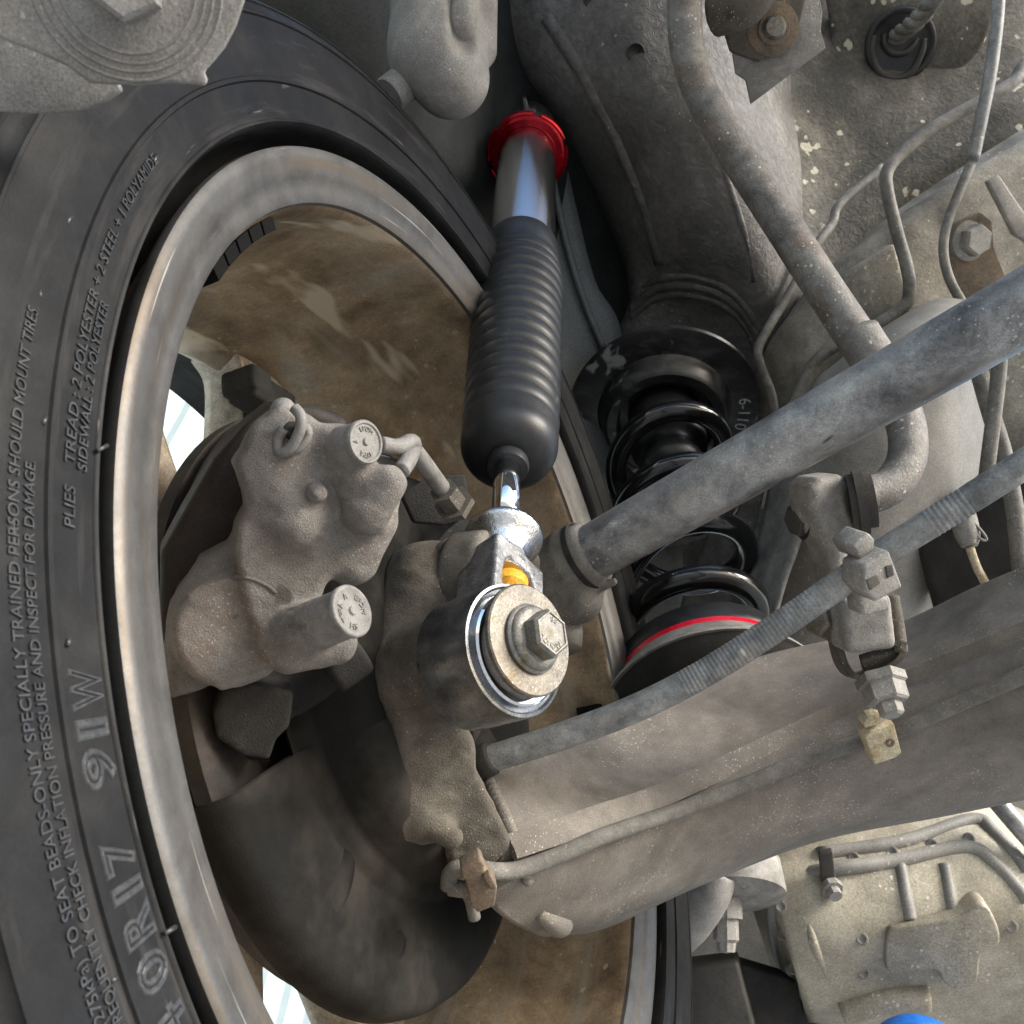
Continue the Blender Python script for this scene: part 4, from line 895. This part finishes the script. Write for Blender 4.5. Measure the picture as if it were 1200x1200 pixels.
# bracket (bent strap) on the beam
ub_ = [P(978, 705, 462), P(982, 740, 458), P(990, 775, 456), P(1002, 792, 452), P(1018, 793, 450), P(1040, 783, 448), P(1056, 770, 446), P(1060, 752, 446)]
br = thing('link_bracket', 'bent strap bracket holding the drop link to the beam, with a nut below', 'bracket', P(1020, 780, 455))
q = cr(np.array(ub_), 6); V = []; Fs = []
wv = nrm(v3(.12, -.1, -1))
Tq = np.gradient(q, axis=0); Tq /= np.linalg.norm(Tq, axis=1)[:, None]
for i, p_ in enumerate(q):
    nn = nrm(np.cross(Tq[i], wv)); V += [p_+nn*1.2, p_+nn*1.2+wv*22, p_-nn*1.2+wv*22, p_-nn*1.2]
Fs = [[i*4+j, i*4+(j+1) % 4, (i+1)*4+(j+1) % 4, (i+1)*4+j] for i in range(len(q)-1) for j in range(4)]+[[0, 1, 2, 3], [len(V)-1, len(V)-2, len(V)-3, len(V)-4]]
obj('strap', np.array(V), Fs, m_knuck, br, angle=40)
V, Fs = tube([P(1046, 700, 458), P(1052, 735, 452), P(1056, 765, 448)], 3.0, 10); obj('strap_leg', V, Fs, m_knuck, br)
V, Fs = lathe(P(1034, 802, 450), nrm(v3(.1, -.75, .5)), [(-4, 11), (0, 11), (1, 9.5), (8, 9.2), (9, 8), (9, 5.5), (14, 5.2), (15, 4), (15, 0)], 6); obj('nut', V, Fs, m_steel, br, smooth=False)
V, Fs = pxplate([(1010, 775), (1055, 762), (1052, 775), (1015, 792)], P(1030, 778, 452), nrm(v3(.1, -.5, .86)), 5, 1); obj('strap_base', V, Fs, m_knuck, br)

# ------------------------------------------------------------------ parking brake cable
cab = thing('parking_brake_cable', 'grey ribbed parking brake cable curving above the axle beam', 'cable', P(900, 740, 440))
cpx = [(548, 902, 448), (580, 888, 446), (660, 862, 443), (740, 832, 440), (820, 792, 437), (900, 742, 433), (970, 694, 428), (1040, 645, 422), (1120, 595, 412), (1230, 525, 398)]
cq = cr(np.array([P(*q) for q in cpx]), 24)
sel = cq[:]
rr = np.full(len(sel), 6.3)
dist = np.r_[0, np.cumsum(np.linalg.norm(np.diff(sel, axis=0), axis=1))]
pxs = 600+F*sel[:, 0]/-sel[:, 2]
fine = np.linspace(0, dist[-1], 1500); cf = np.stack([np.interp(fine, dist, sel[:, i]) for i in range(3)], 1); pxf = 600+F*cf[:, 0]/-cf[:, 2]
rf = 6.0+.09*np.sin(fine*2*math.pi/1.9)*((pxf > 800) & (pxf < 1012))+.16*np.sin(fine*2*math.pi/2.2)*((pxf > 1090) & (pxf < 1135))
V, Fs = tube(cf, rf, 20, smooth=False); obj('conduit', V, Fs, m_cable, cab)
V, Fs = lathe(P(566, 893, 446), nrm(P(566, 893, 446)-P(548, 902, 448)), [(-6, 6.6), (-5, 7.4), (4, 7.4), (5, 6.6)], 20); obj('end_ferrule', V, Fs, m_castdark, cab)
# plastic holder on the cable
hN = nrm(v3(.35, -.2, .9)); hO = P(1032, 672, 408)
hd = thing('cable_holder', 'grey plastic holder clamping the brake cable beside the drop link', 'cable clip', hO)
V, Fs = pxplate([(1013, 664), (1042, 645), (1058, 688), (1026, 706), (1012, 690)], hO, hN, 14, 1.2); obj('holder_body', V, Fs, m_steel, hd)
V, Fs = pxplate([(1000, 640), (1018, 624), (1026, 632), (1024, 646), (1008, 656)], hO-hN*6, hN, 14, 1.2); obj('holder_jaw', V, Fs, m_steel, hd)
V, Fs = pxplate([(1006, 690), (1040, 700), (1044, 715), (1012, 722)], hO-hN*10, hN, 10, 1.2); obj('holder_foot', V, Fs, m_steel, hd)
V, Fs = pxplate([(1016, 680), (1028, 674), (1032, 684), (1020, 692)], hO+hN*.6, hN, 2, .3); obj('holder_slot', V, Fs, m_knuck, hd)
V, Fs = pxplate([(1038, 664), (1046, 662), (1048, 674), (1040, 678)], hO+hN*.6, hN, 2, .3); obj('holder_slot', V, Fs, m_dkpl, hd)

# ------------------------------------------------------------------ brake pipes on the floor
def pipe(pix, r, label, m=m_pipe, cat='brake pipe', name='brake_pipe', n=8):
    V, Fs = tube([P(*q) for q in pix], r, 12, n); o = obj(name, V, Fs, m); return tag(o, label, cat)
pipe([(1250, 50, 850), (1200, 78, 845), (1182, 100, 840), (1100, 146, 838), (1058, 178, 836), (1040, 200, 834), (1040, 225, 832), (1052, 275, 830), (1062, 310, 828), (1066, 340, 826), (1058, 360, 826), (1018, 386, 828), (985, 402, 834), (955, 425, 838), (935, 465, 840), (920, 500, 842)], 5.2, 'dusty brake pipe with a sharp double bend, right of the sway bar')
pipe([(1035, 196, 915), (985, 238, 905), (975, 262, 900), (955, 290, 890), (930, 335, 880), (900, 385, 875), (888, 410, 872), (892, 430, 872), (904, 462, 875), (908, 490, 880)], 4.0, 'thin dusty pipe passing behind the sway bar down to the spring tower')
pipe([(1172, -30, 800), (1168, 30, 800), (1160, 90, 800), (1150, 140, 800), (1140, 188, 800)], 5.0, 'grey cable dropping from the top right corner past the bolted bracket', m_cable, 'cable', 'hanging_cable')
pipe([(1141, 184, 801), (1120, 235, 800), (1108, 270, 798), (1106, 300, 796), (1114, 330, 794), (1132, 362, 790)], 3.8, 'thinner lower run of the hanging cable beside the bolted bracket', m_pipe, 'cable', 'hanging_cable')

# ------------------------------------------------------------------ bolted brackets
b1N = nrm(v3(.05, -.3, .95)); b1 = P(1140, 300, 815)
bk = thing('bolted_bracket', 'dark rounded bracket with one hex bolt, above the tube at right', 'bracket', b1)
V, Fs = pxplate([(1108, 275), (1120, 262), (1150, 248), (1163, 258), (1166, 290), (1182, 330), (1140, 352), (1118, 345), (1112, 310)], b1, b1N, 8, 1.5); obj('bracket_plate', V, Fs, m_rclip, bk)
hb = on(1136, 282, b1, b1N); hv = nrm(v3(.25, -.2, .93))
V, Fs = lathe(hb, hv, [(-6, 16), (1, 16), (3, 13), (3, 0)], 32); obj('bolt_flange', V, Fs, m_steel, bk, angle=40)
V, Fs = lathe(hb, hv, [(0, 12.5), (11, 12.5), (13, 11), (13, 0)], 6); obj('bolt_head', V, Fs, m_steel, bk, smooth=False)
V, Fs = pxplate([(1158, 212), (1172, 206), (1215, 270), (1215, 290), (1190, 275)], P(1185, 245, 800), nrm(v3(.2, -.2, .95)), 6, 1.5); o = obj('support_strut', V, Fs, m_steel); tag(o, 'pale grey metal strut at the right edge above the tube', 'strut')
# sway bar bracket
sN = nrm(v3(-.05, -.3, .95)); sO = P(905, 45, 640)
sb_ = thing('sway_bar_bracket', 'folded pale metal bracket with a rusty bolt beside the sway bar', 'bracket', sO)
V, Fs = pxplate([(838, -30), (840, 10), (858, 60), (862, 86), (874, 94), (880, 122), (968, 56), (962, 36), (964, 14), (956, -30)], sO-sN*4, sN, 3, .8); obj('base_plate', V, Fs, m_steel, sb_)
V, Fs = pxplate([(828, -30), (832, 0), (848, 34), (856, 60), (890, 72), (934, 42), (944, 0), (940, -30)], sO, sN, 6, 2); obj('clamp', V, Fs, m_knuck, sb_)
bo = on(906, 34, sO, sN)
V, Fs = lathe(bo, sN, [(-1, 16), (.4, 16), (1.4, 12), (1.6, 10), (3, 9.5), (3.4, 0)], 32); obj('washer', V, Fs, m_rclip, sb_, angle=40)
V, Fs = lathe(bo+v3(0, .5, 0), sN, [(1, 7.5), (5, 7.2), (7.5, 5.5), (8, 0)], 20); obj('bolt_end', V, Fs, m_zinc, sb_, angle=50)
V, Fs = tube([on(838, 15, sO+sN*6, sN), on(870, 5, sO+sN*16, sN), on(890, -20, sO+sN*20, sN)], 14, 16); obj('clamp_fold', V, Fs, m_knuck, sb_)

# ------------------------------------------------------------------ tank behind
tank = thing('fuel_tank', 'smooth dusty grey tank behind the sway bar curl', 'tank', P(1050, 560, 760))
V, Fs = loft([[P(960, 440, 720), P(930, 560, 735), P(915, 680, 760), P(905, 800, 790), P(960, 820, 900), P(1000, 480, 880)],
              [P(1020, 400, 690), P(1005, 540, 690), P(990, 680, 715), P(985, 800, 760), P(1020, 820, 900), P(1040, 440, 880)],
              [P(1090, 370, 690), P(1100, 500, 692), P(1090, 640, 720), P(1080, 760, 765), P(1090, 800, 900), P(1100, 400, 880)],
              [P(1150, 370, 730), P(1165, 480, 735), P(1170, 600, 760), P(1160, 730, 800), P(1150, 780, 900), P(1150, 400, 880)]], 8, 6)
obj('tank_shell', V, Fs, m_tank, tank); tank_bvh = bvh_of(V, Fs)
# right clutter
V, Fs = pxplate([(1150, 430), (1230, 380), (1230, 495), (1175, 508), (1160, 480)], P(1190, 450, 640), nrm(v3(-.2, -.2, .95)), 20, 4); o = obj('heat_shield', V, Fs, m_cross); tag(o, 'dusty brown plate at the right edge below the tube', 'plate')
V, Fs = pxplate([(1075, 640), (1150, 560), (1240, 540), (1240, 690), (1100, 730)], P(1160, 640, 700), nrm(v3(-.25, -.2, .95)), 20, 6); o = obj('shield_panel', V, Fs, m_castdark); tag(o, 'dark scuffed panel under the brake cable at right', 'panel')
pipe([(1172, 405, 600), (1170, 440, 602), (1163, 500, 605), (1156, 555, 612), (1153, 578, 616)], 4.5, 'dusty wiring strap hanging between the tube and the brake cable', m_pipe, 'cable', 'wiring_strap')
pipe([(1146, 430, 640), (1160, 480, 640), (1175, 530, 640), (1188, 590, 640), (1194, 640, 640), (1200, 700, 640)], 5.5, 'flat dusty hose at the right edge crossing behind the strap', m_pipe, 'hose', 'rubber_hose')
wc_ = thing('wire_connector', 'dusty wire connector with a loose loop below the brake cable', 'connector', P(1135, 620, 640))
V, Fs = tube([P(1128, 590, 640), P(1130, 610, 640), P(1134, 628, 638), P(1136, 640, 636)], [6, 8, 7.5, 5], 12); obj('connector_body', V, Fs, m_steel, wc_)
V, Fs = tube([P(1136, 640, 637), P(1145, 665, 640), P(1158, 690, 645), (P(1166, 715, 650))], 2.6, 10); obj('wire', V, Fs, m_clip, wc_)
V, Fs = tube([P(1134, 605, 634), P(1150, 622, 632), P(1156, 632, 632), P(1150, 632, 632), P(1138, 620, 633)], .9, 8); obj('wire_loop', V, Fs, m_steel, wc_)
V, Fs = tube([P(1112, 612, 640), P(1120, 606, 636), P(1128, 600, 636), P(1138, 598, 640)], 3, 10); obj('clip', V, Fs, m_castdark, wc_)

# ------------------------------------------------------------------ lower right: muffler shell
mf = thing('muffler', 'large pale stamped metal muffler shell at the lower right', 'muffler', P(1040, 1080, 800))
V, Fs = loft([[P(872, 1030, 800), P(895, 1020, 760), P(920, 1090, 740), P(935, 1150, 740), P(950, 1190, 760), P(930, 1200, 860)],
              [P(900, 975, 820), P(925, 985, 775), P(960, 1075, 735), P(985, 1140, 735), P(1005, 1200, 765), P(980, 1210, 870)],
              [P(1000, 950, 830), P(1020, 970, 775), P(1060, 1060, 735), P(1080, 1130, 735), P(1090, 1220, 775), P(1060, 1230, 880)],
              [P(1120, 945, 830), P(1150, 965, 775), P(1180, 1050, 735), P(1190, 1120, 735), P(1200, 1230, 780), P(1170, 1230, 880)],
              [P(1240, 985, 830), P(1280, 1000, 775), P(1300, 1050, 735), P(1310, 1130, 735), P(1310, 1230, 780), P(1290, 1230, 880)]], 8, 6)
obj('shell', V, Fs, m_muff, mf); mf_bvh = bvh_of(V, Fs)
# flanged edge beads
for pix in ([(880, 1040), (960, 1020), (1050, 1008), (1130, 992), (1165, 1010), (1205, 1055)], [(960, 1000), (1060, 985), (1140, 960), (1165, 975), (1205, 1020)], [(905, 1050), (908, 1100), (922, 1150)]):
    pts = [hit(mf_bvh, x, y, -1) for x, y in pix]; pts = [p for p in pts if p is not None]
    if len(pts) > 2: V, Fs = tube(pts, 5.5, 10); obj('edge_bead', V, Fs, m_tank, mf)
mN = nrm(v3(-.15, -.1, .97))
c_ = hit(mf_bvh, 1090, 1110, 4)
V, Fs = pxplate([(1040, 1092), (1055, 1086), (1120, 1075), (1150, 1060), (1165, 1075), (1172, 1105), (1150, 1120), (1145, 1150), (1120, 1160), (1105, 1150), (1095, 1136), (1050, 1142), (1038, 1130)], c_+mN*4, mN, 22, 3, 3); obj('raised_cover', V, Fs, m_muff, mf)
for x0 in (1058, 1110):
    pts = [hit(mf_bvh, x, y, -1.5) for x, y in [(x0-3, 1012), (x0+4, 1050), (x0+9, 1078)]]; pts = [p for p in pts if p is not None]
    if len(pts) > 1: V, Fs = tube(pts, 5, 8); obj('pressed_rib', V, Fs, m_tank, mf)
pts = [hit(mf_bvh, x, y, 0) for x, y in [(985, 1185), (1040, 1172), (1085, 1168)]]; pts = [p for p in pts if p is not None]
if len(pts) > 1: V, Fs = tube(pts, 11, 12); obj('lower_bead', V, Fs, m_muff, mf)
for x, y in [(915, 1062), (918, 1095), (930, 1135), (1000, 1005), (1045, 998), (1092, 990), (1135, 983), (1010, 1100), (1012, 1140), (1185, 1085)]:
    q = hit(mf_bvh, x, y, .2)
    if q is not None: V, Fs = lathe(q, nrm(-q), [(-2, 4.6), (.9, 4.2), (1.2, 3.2), (.5, 2.4), (.5, 0)], 16); obj('spot_weld', V, Fs, m_tank, mf, angle=50)
rib_on(mf_bvh, [(945, 1070), (955, 1110), (975, 1160)], [2, 4, 2], 'pressed_rib', m_muff, mf, .5)
# strap clamp
sc_ = hit(mf_bvh, 970, 1025, 6)
V, Fs = pxplate([(960, 1002), (976, 998), (980, 1035), (964, 1040)], sc_+mN*6, mN, 8, 1); o = obj('strap_clamp', V, Fs, m_dkpl, mf)
V, Fs = lathe(on(974, 1040, sc_+mN*6, mN), nrm(v3(.1, -.4, .9)), [(-2, 8), (3, 8), (3, 5), (9, 5), (9, 0)], 8); obj('strap_bolt', V, Fs, m_steel, mf, smooth=False)
# panel above the muffler, behind the beam
V, Fs = sheet([[(770, 960, 920), (1000, 860, 920), (1280, 760, 920)], [(770, 1060, 880), (1000, 1000, 880), (1280, 950, 890)], [(770, 1240, 880), (1000, 1240, 900), (1280, 1240, 900)]], 4)
o = obj('rear_floor_panel', V, Fs, m_tank, body)
o = thing('body_mount', 'dusty round mount with a hanging stud below the axle beam', 'mount', P(860, 1060, 740))
V, Fs = lathe(P(858, 1042, 740), nrm(v3(-.05, -.75, .6)), [(-20, 36), (0, 38), (4, 38), (6, 34), (10, 20), (10, 0)], 40); obj('disc', V, Fs, m_steel, o, angle=40)
V, Fs = lathe(P(850, 1062, 730), nrm(v3(-.05, -.85, .35)), [(-6, 12), (8, 12), (8, 9), (22, 9), (24, 7), (30, 6), (31, 0)], 8); obj('stud', V, Fs, m_steel, o, smooth=False)
V, Fs = tube([P(842, 1020, 720), P(828, 1050, 720), P(806, 1085, 725), P(800, 1105, 730)], [14, 16, 15, 10], 16); o = obj('rubber_hose', V, Fs, m_bush); tag(o, 'thick pale grey hose end beside the tyre, under the axle beam', 'hose')
V, Fs = pxplate([(800, 1136), (865, 1128), (886, 1210), (886, 1260), (796, 1260)], P(840, 1180, 740), nrm(v3(-.2, .1, .97)), 30, 3); o = obj('splash_guard', V, Fs, m_dkpl); tag(o, 'dark grey plastic guard beside the tyre at the bottom', 'guard')
V, Fs = pxplate([(868, 1130), (935, 1150), (945, 1200), (950, 1260), (890, 1260)], P(905, 1190, 760), nrm(v3(.2, .1, .97)), 30, 3); o = obj('splash_guard', V, Fs, m_castdark); tag(o, 'brown-grey folded guard left of the muffler at the bottom', 'guard')
V, Fs = tube([P(1030, 1242, 690), P(1070, 1222, 690), P(1120, 1238, 690)], [16, 18, 16], 20); o = obj('lift_arm', V, Fs, m_blue); tag(o, 'bright blue painted end just showing at the bottom edge', 'lift arm')
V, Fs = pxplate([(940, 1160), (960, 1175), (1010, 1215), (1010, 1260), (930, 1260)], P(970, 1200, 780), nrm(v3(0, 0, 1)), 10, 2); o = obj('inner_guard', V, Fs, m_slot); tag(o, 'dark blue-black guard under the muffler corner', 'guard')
pipe([(1165, 935, 760), (1195, 970, 750), (1240, 1020, 745)], 7, 'blue-grey pipe crossing the corner above the muffler', m_link, 'pipe', 'steel_pipe')

# ------------------------------------------------------------------ top left bushing washers
tN = nrm(v3(.25, -.35, .9)); tO = P(150, 20, 226)
tl = thing('arm_bushing', 'big grey dusty washers and hex bolt of a bushing at the top left corner', 'bushing', P(120, 20, 235))
V, Fs = pxplate([(-60, 25), (0, 45), (40, 60), (80, 78), (92, 88), (105, 97), (130, 99), (160, 100), (200, 97), (228, 99), (240, 101), (244, 93), (239, 84), (250, 72), (264, 55), (277, 30), (287, 0), (296, -60), (280, -150), (-60, -180)], tO, tN, 4, 1.2, 0); obj('washer', V, Fs, m_bush, tl)
V, Fs = pxplate([(-60, 20), (20, 40), (90, 70), (140, 100), (132, 113), (112, 124), (80, 131), (50, 133), (10, 132), (-30, 125), (-80, 100)], P(60, 90, 240), tN, 6, 2, 3); obj('washer', V, Fs, m_bush, tl)
hc = on(148, -22, tO, tN)
V, Fs = lathe(hc, tN, [(-1, 8.6), (6, 8.6), (7.2, 7.4), (7.2, 0)], 6, bx=v3(-.1, -1, -.2)); obj('hex_bolt', V, Fs, m_bush, tl, smooth=False)
for r_ in (14.5, 16.5, 18.2, 20):
    V, Fs = lathe(hc, tN, [(-.1, r_-.5), (.35, r_), (-.1, r_+.5)], 64); obj('turning_ring', V, Fs, m_bush, tl)
# ------------------------------------------------------------------ exhaust hanger at top
hg = thing('exhaust_hanger', 'pale grey rubber hanger with a rod through it, at the top centre', 'hanger', P(515, 50, 560))
def f_hg(p):
    d = d_cap(p, P(508, -60, 560), P(512, 60, 555), 24, 25)
    d = smin(d, d_cap(p, P(512, 60, 555), P(528, 92, 552), 25, 21), 8)
    d = smax(d, -d_cap(p, P(545, -60, 530), P(546, 45, 532), 9, 8), 4)
    d = smin(d, d_cap(p, P(565, -60, 565), P(563, 60, 560), 9, 9), 5)
    return d
V, Fs = snet(f_hg, (-80, 210, -610), (20, 330, -515), 1.3); obj('rubber_block', V, Fs, m_bush, hg)
V, Fs = tube([P(552, -60, 540), P(546, 0, 538), P(543, 30, 540), P(546, 55, 560)], 7.4, 20); obj('hanger_rod', V, Fs, m_steel, hg)
V, Fs = lathe(P(456, 112, 552), nrm(P(490, 85, 560)-P(456, 112, 552)), [(0, 0), (0, 9.3), (1, 10), (40, 10)], 32); obj('stub', V, Fs, m_bush, hg, angle=40)
